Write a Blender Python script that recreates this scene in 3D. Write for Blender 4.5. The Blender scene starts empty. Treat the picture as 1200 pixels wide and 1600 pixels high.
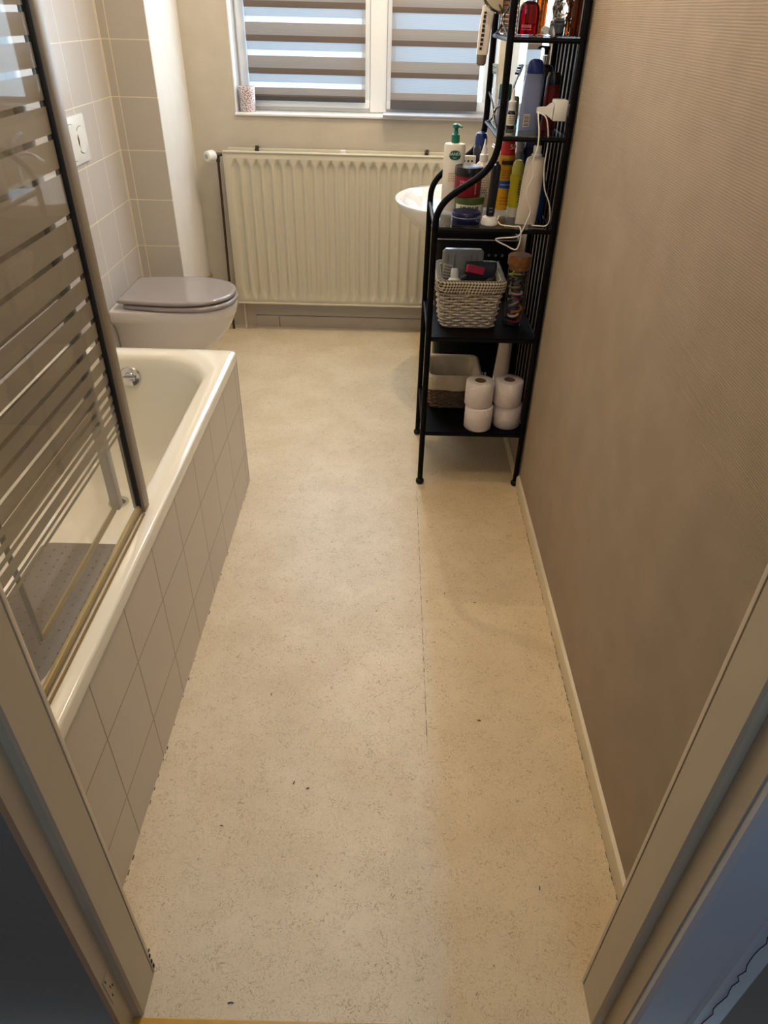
import bpy, bmesh, math, random
from mathutils import Vector, Matrix
random.seed(7)
SC = bpy.context.scene
COL = SC.collection
PI = math.pi

# ------------------------------------------------------------------ camera
def nrm(v): return Vector(v).normalized()
FPX = 1090.0
_U = -nrm((-38, -1511, -FPX))
_F = Vector((20, 775, -FPX)); _F = (_F - _F.dot(_U) * _U).normalized()
_R = _F.cross(_U)
cam_d = bpy.data.cameras.new('camera'); cam = bpy.data.objects.new('camera', cam_d); COL.objects.link(cam)
cam_d.sensor_fit = 'VERTICAL'; cam_d.sensor_height = 24.0; cam_d.lens = FPX / 1600 * 24.0
cam_d.clip_start = 0.02
cam.matrix_world = Matrix.Translation((0, 0, 1.55)) @ Matrix((_R, _F, _U)).to_4x4()
SC.camera = cam

# ------------------------------------------------------------------ light
SC.view_settings.view_transform = 'Standard'; SC.view_settings.look = 'None'
SC.view_settings.gamma = 1.0; SC.view_settings.use_curve_mapping = False
SC.view_settings.exposure = 0.18
W = bpy.data.worlds.new('World'); SC.world = W; W.use_nodes = True
bgn = W.node_tree.nodes['Background']
bgn.inputs[0].default_value = (0.56, 0.80, 1.0, 1); bgn.inputs[1].default_value = 2.4

def lamp(name, kind, loc, energy, color, size=.05, rot=(0, 0, 0), sy=None, spot=None):
    d = bpy.data.lights.new(name, kind); d.energy = energy; d.color = color
    if kind == 'AREA':
        d.size = size
        if sy: d.shape = 'RECTANGLE'; d.size_y = sy
    else: d.shadow_soft_size = size
    o = bpy.data.objects.new(name, d); o.location = loc; o.rotation_euler = rot; COL.objects.link(o); return o
WARM = (1.0, 0.81, 0.585)
lamp('ceiling_spot_light', 'POINT', (0, 3.38, 2.42), 24, WARM, .012)
lamp('ceiling_spot_light', 'POINT', (-.10, 2.10, 2.42), 14, WARM, .012)
lamp('ceiling_spot_light', 'POINT', (-.18, 1.40, 2.42), 13, WARM, .012)
lamp('mirror_light', 'POINT', (.47, 3.40, 1.90), 3.0, WARM, .015)
# added area light inside the room, before the blinds, boosting the window daylight
lamp('window_daylight_fill', 'AREA', (-.20, 4.085, 1.75), 17, (.66, .82, 1.0), 1.1, (math.radians(-90), 0, 0), 1.2)
# daylight of the hall
lamp('hall_daylight', 'AREA', (.3, -1.1, 2.1), 8, (.45, .68, 1.0), .9, (math.radians(60), 0, 0), .9)

# ------------------------------------------------------------------ helpers
def lin(c): return tuple(((x / 255) / 12.92 if x / 255 <= .04045 else ((x / 255 + .055) / 1.055) ** 2.4) for x in c)
def L4(c): return lin(c) + (1,)
MATS = {}
def mat(name, rgb, rough=.5, metal=0, **kw):
    if name in MATS: return MATS[name]
    m = bpy.data.materials.new(name); m.use_nodes = True
    b = m.node_tree.nodes['Principled BSDF']
    b.inputs['Base Color'].default_value = L4(rgb); b.inputs['Roughness'].default_value = rough; b.inputs['Metallic'].default_value = metal
    for k, v in kw.items():
        b.inputs[k.replace('_', ' ')].default_value = v
    MATS[name] = m; return m
def nodes(m): return m.node_tree.nodes, m.node_tree.links, m.node_tree.nodes['Principled BSDF']
def pos(m):
    N, Lk, b = nodes(m); g = N.new('ShaderNodeNewGeometry'); s = N.new('ShaderNodeSeparateXYZ'); Lk.new(g.outputs['Position'], s.inputs[0]); return g, s
def objpos(m):
    N, Lk, b = nodes(m); g = N.new('ShaderNodeTexCoord'); return g.outputs['Object']
def vec(m, a, b_, oa=0, ob=0):
    N, Lk, _ = nodes(m); c = N.new('ShaderNodeCombineXYZ')
    for i, (src, o) in enumerate(((a, oa), (b_, ob))):
        q = N.new('ShaderNodeMath'); q.operation = 'SUBTRACT'; Lk.new(src, q.inputs[0]); q.inputs[1].default_value = o
        Lk.new(q.outputs[0], c.inputs[i])
    return c.outputs[0]
def tile_mat(name, rgb, grout, ax, ay, ox, oy, w, h, mort=.0022, rough=.28):
    m = mat(name, rgb, rough); N, Lk, b = nodes(m); g, s = pos(m)
    t = N.new('ShaderNodeTexBrick'); t.offset = 0; t.squash = 1
    Lk.new(vec(m, s.outputs[ax], s.outputs[ay], ox, oy), t.inputs['Vector'])
    t.inputs['Scale'].default_value = 1; t.inputs['Mortar Size'].default_value = mort; t.inputs['Mortar Smooth'].default_value = .3
    t.inputs['Brick Width'].default_value = w; t.inputs['Row Height'].default_value = h
    t.inputs['Color1'].default_value = L4(rgb); t.inputs['Color2'].default_value = L4(tuple(max(0, c - 3) for c in rgb)); t.inputs['Mortar'].default_value = L4(grout)
    Lk.new(t.outputs['Color'], b.inputs['Base Color'])
    bu = N.new('ShaderNodeBump'); bu.inputs['Strength'].default_value = .6; bu.inputs['Distance'].default_value = .002; bu.invert = True
    Lk.new(t.outputs['Fac'], bu.inputs['Height']); Lk.new(bu.outputs[0], b.inputs['Normal'])
    return m
def paper_mat(name, rgb, axis=2, scale=190, strength=.35, amp=5):
    scale = scale * 2; strength = strength * .6
    m = mat(name, rgb, .75); N, Lk, b = nodes(m); g, s = pos(m)
    nz = N.new('ShaderNodeTexNoise'); nz.inputs['Scale'].default_value = 9; nz.inputs['Detail'].default_value = 3; Lk.new(g.outputs['Position'], nz.inputs['Vector'])
    w = N.new('ShaderNodeTexWave'); w.bands_direction = 'Z' if axis == 2 else 'X'; w.wave_profile = 'TRI'; w.inputs['Scale'].default_value = scale / 6.28
    w.inputs['Distortion'].default_value = 1.2; w.inputs['Detail'].default_value = 1; w.inputs['Detail Scale'].default_value = .35
    Lk.new(g.outputs['Position'], w.inputs['Vector'])
    n2 = N.new('ShaderNodeTexNoise'); n2.inputs['Scale'].default_value = 260; Lk.new(g.outputs['Position'], n2.inputs['Vector'])
    ad = N.new('ShaderNodeMath'); ad.operation = 'MULTIPLY_ADD'; Lk.new(n2.outputs[0], ad.inputs[0]); ad.inputs[1].default_value = .6; Lk.new(w.outputs['Fac'], ad.inputs[2])
    bu = N.new('ShaderNodeBump'); bu.inputs['Strength'].default_value = strength; bu.inputs['Distance'].default_value = .0012
    Lk.new(ad.outputs[0], bu.inputs['Height']); Lk.new(bu.outputs[0], b.inputs['Normal'])
    r = N.new('ShaderNodeValToRGB'); r.color_ramp.elements[0].position = .3; r.color_ramp.elements[1].position = .7
    r.color_ramp.elements[0].color = L4(tuple(c - amp for c in rgb)); r.color_ramp.elements[1].color = L4(tuple(min(255, c + amp) for c in rgb))
    Lk.new(nz.outputs[0], r.inputs[0])
    mx = N.new('ShaderNodeMixRGB'); mx.blend_type = 'MULTIPLY'; mx.inputs[0].default_value = .07; Lk.new(r.outputs[0], mx.inputs[1]); Lk.new(w.outputs['Color'], mx.inputs[2])
    Lk.new(mx.outputs[0], b.inputs['Base Color'])
    return m
def noisy(m, scale, amt, dist=.001, bump=.3, dark=.85):
    N, Lk, b = nodes(m); t = N.new('ShaderNodeTexNoise'); t.inputs['Scale'].default_value = scale; t.inputs['Detail'].default_value = 4
    Lk.new(objpos(m), t.inputs['Vector']); c = b.inputs['Base Color'].default_value[:]
    r = N.new('ShaderNodeValToRGB'); r.color_ramp.elements[0].position = .35; r.color_ramp.elements[1].position = .65
    r.color_ramp.elements[0].color = tuple(x * dark for x in c[:3]) + (1,); r.color_ramp.elements[1].color = c
    Lk.new(t.outputs[0], r.inputs[0]); Lk.new(r.outputs[0], b.inputs['Base Color'])
    bu = N.new('ShaderNodeBump'); bu.inputs['Strength'].default_value = bump; bu.inputs['Distance'].default_value = dist
    Lk.new(t.outputs[0], bu.inputs['Height']); Lk.new(bu.outputs[0], b.inputs['Normal']); return m
def schlick(N, Lk, f0=.04):
    l = N.new('ShaderNodeLayerWeight'); l.inputs['Blend'].default_value = .5
    p = N.new('ShaderNodeMath'); p.operation = 'POWER'; Lk.new(l.outputs['Facing'], p.inputs[0]); p.inputs[1].default_value = 5
    q = N.new('ShaderNodeMath'); q.operation = 'MULTIPLY_ADD'; Lk.new(p.outputs[0], q.inputs[0]); q.inputs[1].default_value = 1 - f0; q.inputs[2].default_value = f0
    return q.outputs[0]
def thin_glass(name, tint=(1, 1, 1), gloss=.08, rough=.02):
    if name in MATS: return MATS[name]
    m = bpy.data.materials.new(name); m.use_nodes = True; N = m.node_tree.nodes; Lk = m.node_tree.links; N.clear()
    o = N.new('ShaderNodeOutputMaterial'); t = N.new('ShaderNodeBsdfTransparent'); t.inputs[0].default_value = tint + (1,)
    g = N.new('ShaderNodeBsdfGlossy'); g.inputs['Roughness'].default_value = rough; f = schlick(N, Lk)
    mx = N.new('ShaderNodeMixShader'); Lk.new(f, mx.inputs[0]); Lk.new(t.outputs[0], mx.inputs[1]); Lk.new(g.outputs[0], mx.inputs[2]); Lk.new(mx.outputs[0], o.inputs[0])
    MATS[name] = m; return m
def fabric(name, rgb, transl, transp=0.0, gloss=0):
    if name in MATS: return MATS[name]
    m = bpy.data.materials.new(name); m.use_nodes = True; N = m.node_tree.nodes; Lk = m.node_tree.links; N.clear()
    o = N.new('ShaderNodeOutputMaterial'); d = N.new('ShaderNodeBsdfDiffuse'); d.inputs[0].default_value = L4(rgb)
    t = N.new('ShaderNodeBsdfTranslucent'); t.inputs[0].default_value = L4(rgb)
    # fine horizontal weave
    g = N.new('ShaderNodeNewGeometry'); w = N.new('ShaderNodeTexWave'); w.bands_direction = 'Z'; w.inputs['Scale'].default_value = 90; w.inputs['Distortion'].default_value = 1.5
    Lk.new(g.outputs['Position'], w.inputs['Vector']); mr = N.new('ShaderNodeMixRGB'); mr.inputs[1].default_value = L4(rgb); mr.inputs[2].default_value = L4(tuple(c * .86 for c in rgb)); Lk.new(w.outputs['Fac'], mr.inputs[0])
    Lk.new(mr.outputs[0], d.inputs[0]); Lk.new(mr.outputs[0], t.inputs[0])
    a = N.new('ShaderNodeMixShader'); a.inputs[0].default_value = transl; Lk.new(d.outputs[0], a.inputs[1]); Lk.new(t.outputs[0], a.inputs[2])
    p = N.new('ShaderNodeBsdfTransparent'); b = N.new('ShaderNodeMixShader'); b.inputs[0].default_value = transp; Lk.new(a.outputs[0], b.inputs[1]); Lk.new(p.outputs[0], b.inputs[2])
    last = b
    if gloss:
        gl = N.new('ShaderNodeBsdfGlossy'); gl.inputs['Roughness'].default_value = .15; fr = schlick(N, Lk)
        c = N.new('ShaderNodeMixShader'); Lk.new(fr, c.inputs[0]); Lk.new(b.outputs[0], c.inputs[1]); Lk.new(gl.outputs[0], c.inputs[2]); last = c
    Lk.new(last.outputs[0], o.inputs[0]); MATS[name] = m; return m

OFF = {}
def bm_new(): return bmesh.new()
def finish(name, bm, mats, parent=None, smooth=False, loc=None, angle=None):
    off = Vector((0, 0, 0))
    if parent is not None: off = OFF.get(parent.name, off)
    elif loc is not None: off = Vector(loc)
    bmesh.ops.translate(bm, verts=bm.verts, vec=-off)
    bmesh.ops.recalc_face_normals(bm, faces=bm.faces)
    me = bpy.data.meshes.new(name); bm.to_mesh(me); bm.free()
    if not isinstance(mats, (list, tuple)): mats = [mats]
    for m in mats: me.materials.append(m)
    if smooth:
        for p in me.polygons: p.use_smooth = True
        try: me.set_sharp_from_angle(angle=math.radians(angle or 40))
        except Exception: pass
    o = bpy.data.objects.new(name, me); COL.objects.link(o)
    if parent is not None: o.parent = parent; OFF[o.name] = off
    else: o.location = off; OFF[o.name] = off
    return o
def thing(name, label, cat, loc, group=None):
    o = bpy.data.objects.new(name, None); COL.objects.link(o); o.empty_display_size = .03
    o.location = loc; OFF[o.name] = Vector(loc); o['label'] = label; o['category'] = cat
    if group: o['group'] = group
    return o
def tag(o, label, cat, group=None):
    o['label'] = label; o['category'] = cat
    if group: o['group'] = group
    return o
def struct(o): o['kind'] = 'structure'; return o
def copy_tree(o, parent=None):
    c = o.copy(); COL.objects.link(c); c.parent = parent; OFF[c.name] = OFF.get(o.name, Vector((0, 0, 0)))
    for ch in list(o.children): copy_tree(ch, c)
    return c

def box(bm, x0, x1, y0, y1, z0, z1, bev=0, seg=2, rotz=0, mi=0):
    r = bmesh.ops.create_cube(bm, size=1); vs = r['verts']
    c = Vector(((x0 + x1) / 2, (y0 + y1) / 2, (z0 + z1) / 2))
    for v in vs: v.co = Vector((v.co.x * (x1 - x0), v.co.y * (y1 - y0), v.co.z * (z1 - z0)))
    fs = set(f for v in vs for f in v.link_faces)
    if bev:
        es = list(set(e for v in vs for e in v.link_edges))
        rr = bmesh.ops.bevel(bm, geom=es, offset=bev, segments=seg, affect='EDGES', profile=.5)
        vs = list(set(v for f in rr['faces'] for v in f.verts) | set(v for v in vs if v.is_valid))
        fs = set(f for v in vs for f in v.link_faces)
    M = Matrix.Translation(c) @ Matrix.Rotation(rotz, 4, 'Z')
    for v in vs: v.co = M @ v.co
    if mi:
        for f in fs: f.material_index = mi
    return vs
def prism(bm, poly, z0, z1):
    a = [bm.verts.new((x, y, z0)) for x, y in poly]; b = [bm.verts.new((x, y, z1)) for x, y in poly]
    n = len(poly)
    for i in range(n): bm.faces.new((a[i], a[(i + 1) % n], b[(i + 1) % n], b[i]))
    bm.faces.new(a[::-1]); bm.faces.new(b)
def lathe(bm, prof, c=(0, 0, 0), n=32, sx=1, sy=1, M=None, mi=0, a0=0, a1=2 * PI):
    full = abs(a1 - a0 - 2 * PI) < 1e-6
    c = Vector(c); rings = []
    k = n if full else n + 1
    for r, z in prof:
        if r < 1e-6:
            v = Vector((0, 0, z)); v = (M @ v) if M else v; rings.append([bm.verts.new(c + v)])
        else:
            R_ = []
            for i in range(k):
                a = a0 + (a1 - a0) * i / n; v = Vector((r * math.cos(a) * sx, r * math.sin(a) * sy, z)); v = (M @ v) if M else v; R_.append(bm.verts.new(c + v))
            rings.append(R_)
    for A, B in zip(rings, rings[1:]):
        m = n
        for i in range(m):
            j = (i + 1) % k if full else i + 1
            q = [A[i % len(A)], A[j % len(A)], B[j % len(B)], B[i % len(B)]]
            q2 = []
            for v in q:
                if v not in q2: q2.append(v)
            if len(q2) > 2:
                try: bm.faces.new(q2).material_index = mi
                except ValueError: pass
    if full:
        for Rg in (rings[0], rings[-1]):
            if len(Rg) > 2:
                try: bm.faces.new(Rg).material_index = mi
                except ValueError: pass
def loft(bm, loops, cap0=True, cap1=True, mi=0):
    Ls = [[bm.verts.new(p) for p in lp] for lp in loops]; n = len(Ls[0])
    for A, B in zip(Ls, Ls[1:]):
        for i in range(n): bm.faces.new((A[i], A[(i + 1) % n], B[(i + 1) % n], B[i])).material_index = mi
    if cap0: bm.faces.new(Ls[0][::-1]).material_index = mi
    if cap1: bm.faces.new(Ls[-1]).material_index = mi
def smooth_path(pts, sub=6, closed=False):
    P = [Vector(p) for p in pts]; out = []; n = len(P)
    rng = range(n) if closed else range(n - 1)
    for i in rng:
        p0 = P[(i - 1) % n] if (closed or i > 0) else P[i]; p1 = P[i]; p2 = P[(i + 1) % n]; p3 = P[(i + 2) % n] if (closed or i + 2 < n) else p2
        for k in range(sub):
            t = k / sub
            out.append(.5 * ((2 * p1) + (-p0 + p2) * t + (2 * p0 - 5 * p1 + 4 * p2 - p3) * t * t + (-p0 + 3 * p1 - 3 * p2 + p3) * t ** 3))
    if not closed: out.append(P[-1])
    return out
def tube(bm, pts, r, n=8, closed=False, cap=True, mi=0):
    P = [Vector(p) for p in pts]; m = len(P); rings = []; up = None
    for i, p in enumerate(P):
        if closed: t = P[(i + 1) % m] - P[i - 1]
        else: t = P[min(i + 1, m - 1)] - P[max(i - 1, 0)]
        if t.length < 1e-9: t = Vector((0, 0, 1))
        t.normalize()
        if up is None: up = Vector((0, 0, 1)) if abs(t.z) < .9 else Vector((1, 0, 0))
        s = t.cross(up)
        if s.length < 1e-4: s = t.cross(Vector((1, 0, 0)))
        s.normalize(); up = s.cross(t).normalized()
        rr = r[i] if isinstance(r, (list, tuple)) else r
        rings.append([bm.verts.new(p + (s * math.cos(2 * PI * k / n) + up * math.sin(2 * PI * k / n)) * rr) for k in range(n)])
    pairs = list(zip(rings, rings[1:])) + ([(rings[-1], rings[0])] if closed else [])
    for A, B in pairs:
        for k in range(n): bm.faces.new((A[k], A[(k + 1) % n], B[(k + 1) % n], B[k])).material_index = mi
    if cap and not closed:
        bm.faces.new(rings[0][::-1]).material_index = mi; bm.faces.new(rings[-1]).material_index = mi
def rrect(cx, cy, hx, hy, r, z, n=8, amp=None):
    pts = []
    r = min(r, hx * .999, hy * .999)
    for q, (sx, sy) in enumerate(((1, 1), (-1, 1), (-1, -1), (1, -1))):
        for k in range(n + 1):
            a = PI / 2 * q + PI / 2 * k / n
            pts.append(Vector((cx + sx * (hx - r) + r * math.cos(a), cy + sy * (hy - r) + r * math.sin(a), z)))
    return pts
def resample(pts, n):
    P = pts + [pts[0]]; d = [0]
    for a, b in zip(P, P[1:]): d.append(d[-1] + (b - a).length)
    out = []; j = 0
    for i in range(n):
        t = d[-1] * i / n
        while d[j + 1] < t: j += 1
        f = (t - d[j]) / max(1e-9, d[j + 1] - d[j]); out.append(P[j].lerp(P[j + 1], f))
    return out
def add_text(s, size, origin, right, up, m, parent, radius=None, name='lettering', depth=.0004, centre=True):
    """lettering in the plane (right, up); wrapped round a cylinder of the given radius when asked"""
    cu = bpy.data.curves.new('t', 'FONT'); cu.body = s; cu.size = size; cu.extrude = depth / 2
    cu.align_x = 'CENTER' if centre else 'LEFT'; cu.align_y = 'CENTER'; cu.resolution_u = 3
    o = bpy.data.objects.new('t', cu); COL.objects.link(o); dg = bpy.context.evaluated_depsgraph_get()
    me = bpy.data.meshes.new_from_object(o.evaluated_get(dg)); bpy.data.objects.remove(o); bpy.data.curves.remove(cu)
    bm = bmesh.new(); bm.from_mesh(me); bpy.data.meshes.remove(me)
    R_ = Vector(right).normalized(); U_ = Vector(up).normalized(); N_ = R_.cross(U_).normalized(); O = Vector(origin)
    for v in bm.verts:
        x, y, z = v.co
        if radius:
            a = x / radius; v.co = O + R_ * (math.sin(a) * (radius + z)) + N_ * (math.cos(a) * (radius + z) - radius) + U_ * y
        else: v.co = O + R_ * x + U_ * y + N_ * z
    return finish(name, bm, m, parent)
def text_lines(bm, c, w, h, n, right=(1, 0, 0), up=(0, 0, 1), normal=(0, -1, 0), t=.0004, thick=.35, mi=0, radius=None):
    """rows of illegible small print, as thin raised dashes"""
    R_ = Vector(right); U_ = Vector(up); N_ = Vector(normal); c = Vector(c)
    for i in range(n):
        y = h / 2 - (i + .5) * h / n; x = -w / 2
        while x < w / 2 - w * .08:
            l = random.uniform(.07, .2) * w; l = min(l, w / 2 - x); th = h / n * thick / 2
            segs = 3 if radius else 1
            for s in range(segs):
                q = []
                for (a, b) in ((x + l * s / segs, -th), (x + l * (s + 1) / segs, -th), (x + l * (s + 1) / segs, th), (x + l * s / segs, th)):
                    if radius:
                        an = a / radius; q.append(bm.verts.new(c + R_ * math.sin(an) * (radius + t) + N_ * (math.cos(an) * (radius + t) - radius) + U_ * (y + b)))
                    else: q.append(bm.verts.new(c + R_ * a + U_ * (y + b) + N_ * t))
                bm.faces.new(q).material_index = mi
            x += l + random.uniform(.03, .06) * w
def band(bm, c, r, z0, z1, a0, a1, n=14, t=.0005, mi=0):
    """label patch on a cylinder (angles measured from +x)"""
    lathe(bm, [(r + t, z0), (r + t, z1)], c, n, a0=a0, a1=a1, mi=mi)

# ------------------------------------------------------------------ materials
M_black = mat('black_powder_coated_steel', (4, 4, 5), .5, 0, Specular_IOR_Level=.12)
M_blackp = mat('black_plastic', (7, 7, 8), .5, 0, Specular_IOR_Level=.3)
M_white = mat('white_lacquer', (226, 226, 222), .35)
M_frame = mat('white_window_plastic', (232, 236, 240), .3)
M_cer = mat('white_ceramic', (236, 236, 236), .08, Coat_Weight=.5)
M_cerW = mat('toilet_ceramic', (214, 208, 204), .1, Coat_Weight=.4)
M_tub = mat('cream_enamel', (240, 236, 222), .12, Coat_Weight=.5)
M_chrome = mat('chrome', (215, 215, 218), .08, 1)
M_alu = mat('satin_aluminium', (146, 134, 116), .4, .25)
M_alu_dark = mat('grey_profile', (98, 98, 94), .35, .6)
M_rad = mat('radiator_enamel', (200, 194, 174), .35)
M_skirt = noisy(mat('cream_skirting_paint', (218, 204, 172), .4), 14, .1, .001, .4, .95)
M_door = noisy(mat('door_frame_paint', (196, 182, 156), .35), 9, .1, .0006, .25, .96)
M_arch = mat('architrave_paint', (205, 208, 214), .35)
M_hall = noisy(mat('hall_wall_paint', (146, 134, 122), .8), 60, .1, .001, .3, .95)
M_ceil = mat('ceiling_paint', (225, 222, 214), .8)
M_seat = mat('grey_toilet_seat', (150, 143, 142), .12, Coat_Weight=.4)
M_seal = mat('old_silicone', (178, 160, 112), .45)
M_floor = mat('vinyl_floor', (222, 208, 180), .34)
M_paperR = paper_mat('ribbed_wallpaper', (161, 144, 122), 2, 215, .5, 4)
M_paperB = paper_mat('back_wallpaper', (196, 188, 172), 2, 230, .4, 4)
M_tileL = tile_mat('wall_tiles_left', (192, 187, 182), (236, 228, 210), 1, 2, 3.49 - .21 * 5, 1.425 - .2085 * 10, .21, .2085)
M_tileN = tile_mat('wall_tiles_niche', (194, 187, 174), (236, 226, 204), 0, 2, -1.197 - .21 * 3, 1.425 - .2085 * 10, .21, .2085)
M_tileP = tile_mat('bath_panel_tiles', (204, 195, 183), (150, 130, 106), 1, 2, .86 - .2045 * 3, .15 - .2 * 2, .2045, .2, .0024, .3)
M_tileE = tile_mat('bath_end_tiles', (204, 195, 183), (150, 130, 106), 0, 2, -.545 - .2 * 5, .15 - .2 * 2, .2, .2, .0024, .3)

def build_floor_mat():
    m = M_floor; N, Lk, b = nodes(m); g, s = pos(m)
    big = N.new('ShaderNodeTexNoise'); big.inputs['Scale'].default_value = 5.5; big.inputs['Detail'].default_value = 5; Lk.new(g.outputs['Position'], big.inputs['Vector'])
    r1 = N.new('ShaderNodeValToRGB'); r1.color_ramp.elements[0].position = .33; r1.color_ramp.elements[1].position = .66
    r1.color_ramp.elements[0].color = L4((212, 197, 169)); r1.color_ramp.elements[1].color = L4((224, 211, 186)); Lk.new(big.outputs[0], r1.inputs[0])
    # squiggly fibres: thin zero-crossings of a distorted noise
    def fibres(scale, dist, width):
        f = N.new('ShaderNodeTexNoise'); f.inputs['Scale'].default_value = scale; f.inputs['Detail'].default_value = 1.5; f.inputs['Distortion'].default_value = dist; Lk.new(g.outputs['Position'], f.inputs['Vector'])
        a = N.new('ShaderNodeMath'); a.operation = 'SUBTRACT'; Lk.new(f.outputs[0], a.inputs[0]); a.inputs[1].default_value = .5
        c = N.new('ShaderNodeMath'); c.operation = 'ABSOLUTE'; Lk.new(a.outputs[0], c.inputs[0])
        r = N.new('ShaderNodeMapRange'); Lk.new(c.outputs[0], r.inputs[0]); r.inputs[1].default_value = 0; r.inputs[2].default_value = width; r.inputs[3].default_value = 1; r.inputs[4].default_value = 0
        return r.outputs[0]
    fa = fibres(52, 2.4, .030); fb = fibres(95, 2.0, .05)
    gate = N.new('ShaderNodeTexNoise'); gate.inputs['Scale'].default_value = 26; Lk.new(g.outputs['Position'], gate.inputs['Vector'])
    gr = N.new('ShaderNodeMapRange'); Lk.new(gate.outputs[0], gr.inputs[0]); gr.inputs[1].default_value = .25; gr.inputs[2].default_value = .62
    ga = N.new('ShaderNodeMath'); ga.operation = 'MULTIPLY'; Lk.new(fa, ga.inputs[0]); Lk.new(gr.outputs[0], ga.inputs[1])
    m1 = N.new('ShaderNodeMixRGB'); m1.inputs[2].default_value = L4((150, 128, 96)); Lk.new(r1.outputs[0], m1.inputs[1])
    k = N.new('ShaderNodeMath'); k.operation = 'MULTIPLY'; Lk.new(ga.outputs[0], k.inputs[0]); k.inputs[1].default_value = .9; Lk.new(k.outputs[0], m1.inputs[0])
    k2 = N.new('ShaderNodeMath'); k2.operation = 'MULTIPLY'; Lk.new(fb, k2.inputs[0]); k2.inputs[1].default_value = .35
    m2 = N.new('ShaderNodeMixRGB'); m2.inputs[2].default_value = L4((240, 226, 198)); Lk.new(m1.outputs[0], m2.inputs[1]); Lk.new(k2.outputs[0], m2.inputs[0])
    # yellowed strip along the right wall beyond the worn walking lane (stain with its own wavy edge)
    wob = N.new('ShaderNodeTexNoise'); wob.inputs['Scale'].default_value = 3; wob.inputs['Detail'].default_value = 4; Lk.new(g.outputs['Position'], wob.inputs['Vector'])
    wx = N.new('ShaderNodeMath'); wx.operation = 'MULTIPLY_ADD'; Lk.new(wob.outputs[0], wx.inputs[0]); wx.inputs[1].default_value = .10; Lk.new(s.outputs[0], wx.inputs[2])
    ry = N.new('ShaderNodeMapRange'); Lk.new(wx.outputs[0], ry.inputs[0]); ry.inputs[1].default_value = .165; ry.inputs[2].default_value = .215; ry.inputs[3].default_value = 0; ry.inputs[4].default_value = .55
    m3 = N.new('ShaderNodeMixRGB'); m3.blend_type = 'MULTIPLY'; m3.inputs[2].default_value = L4((246, 228, 190)); Lk.new(m2.outputs[0], m3.inputs[1]); Lk.new(ry.outputs[0], m3.inputs[0])
    # vinyl seam: thin dark line along x = .128 from y .9 to 2.33, broken up by noise
    sx = N.new('ShaderNodeMath'); sx.operation = 'SUBTRACT'; Lk.new(s.outputs[0], sx.inputs[0]); sx.inputs[1].default_value = .127
    sa = N.new('ShaderNodeMath'); sa.operation = 'ABSOLUTE'; Lk.new(sx.outputs[0], sa.inputs[0])
    sl = N.new('ShaderNodeMath'); sl.operation = 'LESS_THAN'; Lk.new(sa.outputs[0], sl.inputs[0]); sl.inputs[1].default_value = .0011
    y1 = N.new('ShaderNodeMath'); y1.operation = 'GREATER_THAN'; Lk.new(s.outputs[1], y1.inputs[0]); y1.inputs[1].default_value = 1.1
    y2 = N.new('ShaderNodeMath'); y2.operation = 'LESS_THAN'; Lk.new(s.outputs[1], y2.inputs[0]); y2.inputs[1].default_value = 2.3
    p1 = N.new('ShaderNodeMath'); p1.operation = 'MULTIPLY'; Lk.new(y1.outputs[0], p1.inputs[0]); Lk.new(y2.outputs[0], p1.inputs[1])
    p2 = N.new('ShaderNodeMath'); p2.operation = 'MULTIPLY'; Lk.new(p1.outputs[0], p2.inputs[0]); Lk.new(sl.outputs[0], p2.inputs[1])
    sn = N.new('ShaderNodeTexNoise'); sn.inputs['Scale'].default_value = 45; Lk.new(g.outputs['Position'], sn.inputs['Vector'])
    sm = N.new('ShaderNodeMapRange'); Lk.new(sn.outputs[0], sm.inputs[0]); sm.inputs[1].default_value = .42; sm.inputs[2].default_value = .6; sm.inputs[3].default_value = .15; sm.inputs[4].default_value = .9
    p3 = N.new('ShaderNodeMath'); p3.operation = 'MULTIPLY'; Lk.new(p2.outputs[0], p3.inputs[0]); Lk.new(sm.outputs[0], p3.inputs[1])
    m4 = N.new('ShaderNodeMixRGB'); m4.inputs[2].default_value = L4((96, 80, 58)); Lk.new(m3.outputs[0], m4.inputs[1]); Lk.new(p3.outputs[0], m4.inputs[0])
    Lk.new(m4.outputs[0], b.inputs['Base Color'])
    bu = N.new('ShaderNodeBump'); bu.inputs['Strength'].default_value = .35; bu.inputs['Distance'].default_value = .001; Lk.new(ga.outputs[0], bu.inputs['Height']); bu.invert = True
    Lk.new(bu.outputs[0], b.inputs['Normal'])
build_floor_mat()

# ------------------------------------------------------------------ the room shell
XL, XR, YB, YF, YN = -1.235, .537, 4.03, .583, 3.50     # left wall, right wall, window wall, door wall, niche wall
ZC = 2.5
b = bm_new(); box(b, XL - .1, XR + .1, .50, YB + .1, -.1, 0); struct(finish('floor', b, M_floor))
b = bm_new(); box(b, XL - .1, XR + .1, .46, YB + .3, ZC, ZC + .1); struct(finish('ceiling', b, M_ceil))
b = bm_new(); box(b, XR, XR + .1, .46, YB + .3, 0, ZC); struct(finish('wall_right', b, M_paperR))
b = bm_new(); box(b, XL - .1, XL, .46, YB, 0, ZC); struct(finish('wall_left', b, M_tileL))
b = bm_new(); box(b, XL, -1.032, YN, YN + .012, 0, ZC); struct(finish('wall_niche', b, M_tileN))
b = bm_new(); box(b, XL, -1.034, YN + .012, YB, 0, ZC); struct(finish('wall_boxing', b, paper_mat('boxing_wallpaper', (224, 220, 212), 2, 230, .4, 3)))
b = bm_new(); box(b, XL, XL + .003, YN - .003, YN, 0, ZC, .0005); finish('corner_grout', b, mat('cream_grout', (236, 226, 204), .6), bpy.data.objects['wall_niche'])
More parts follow.
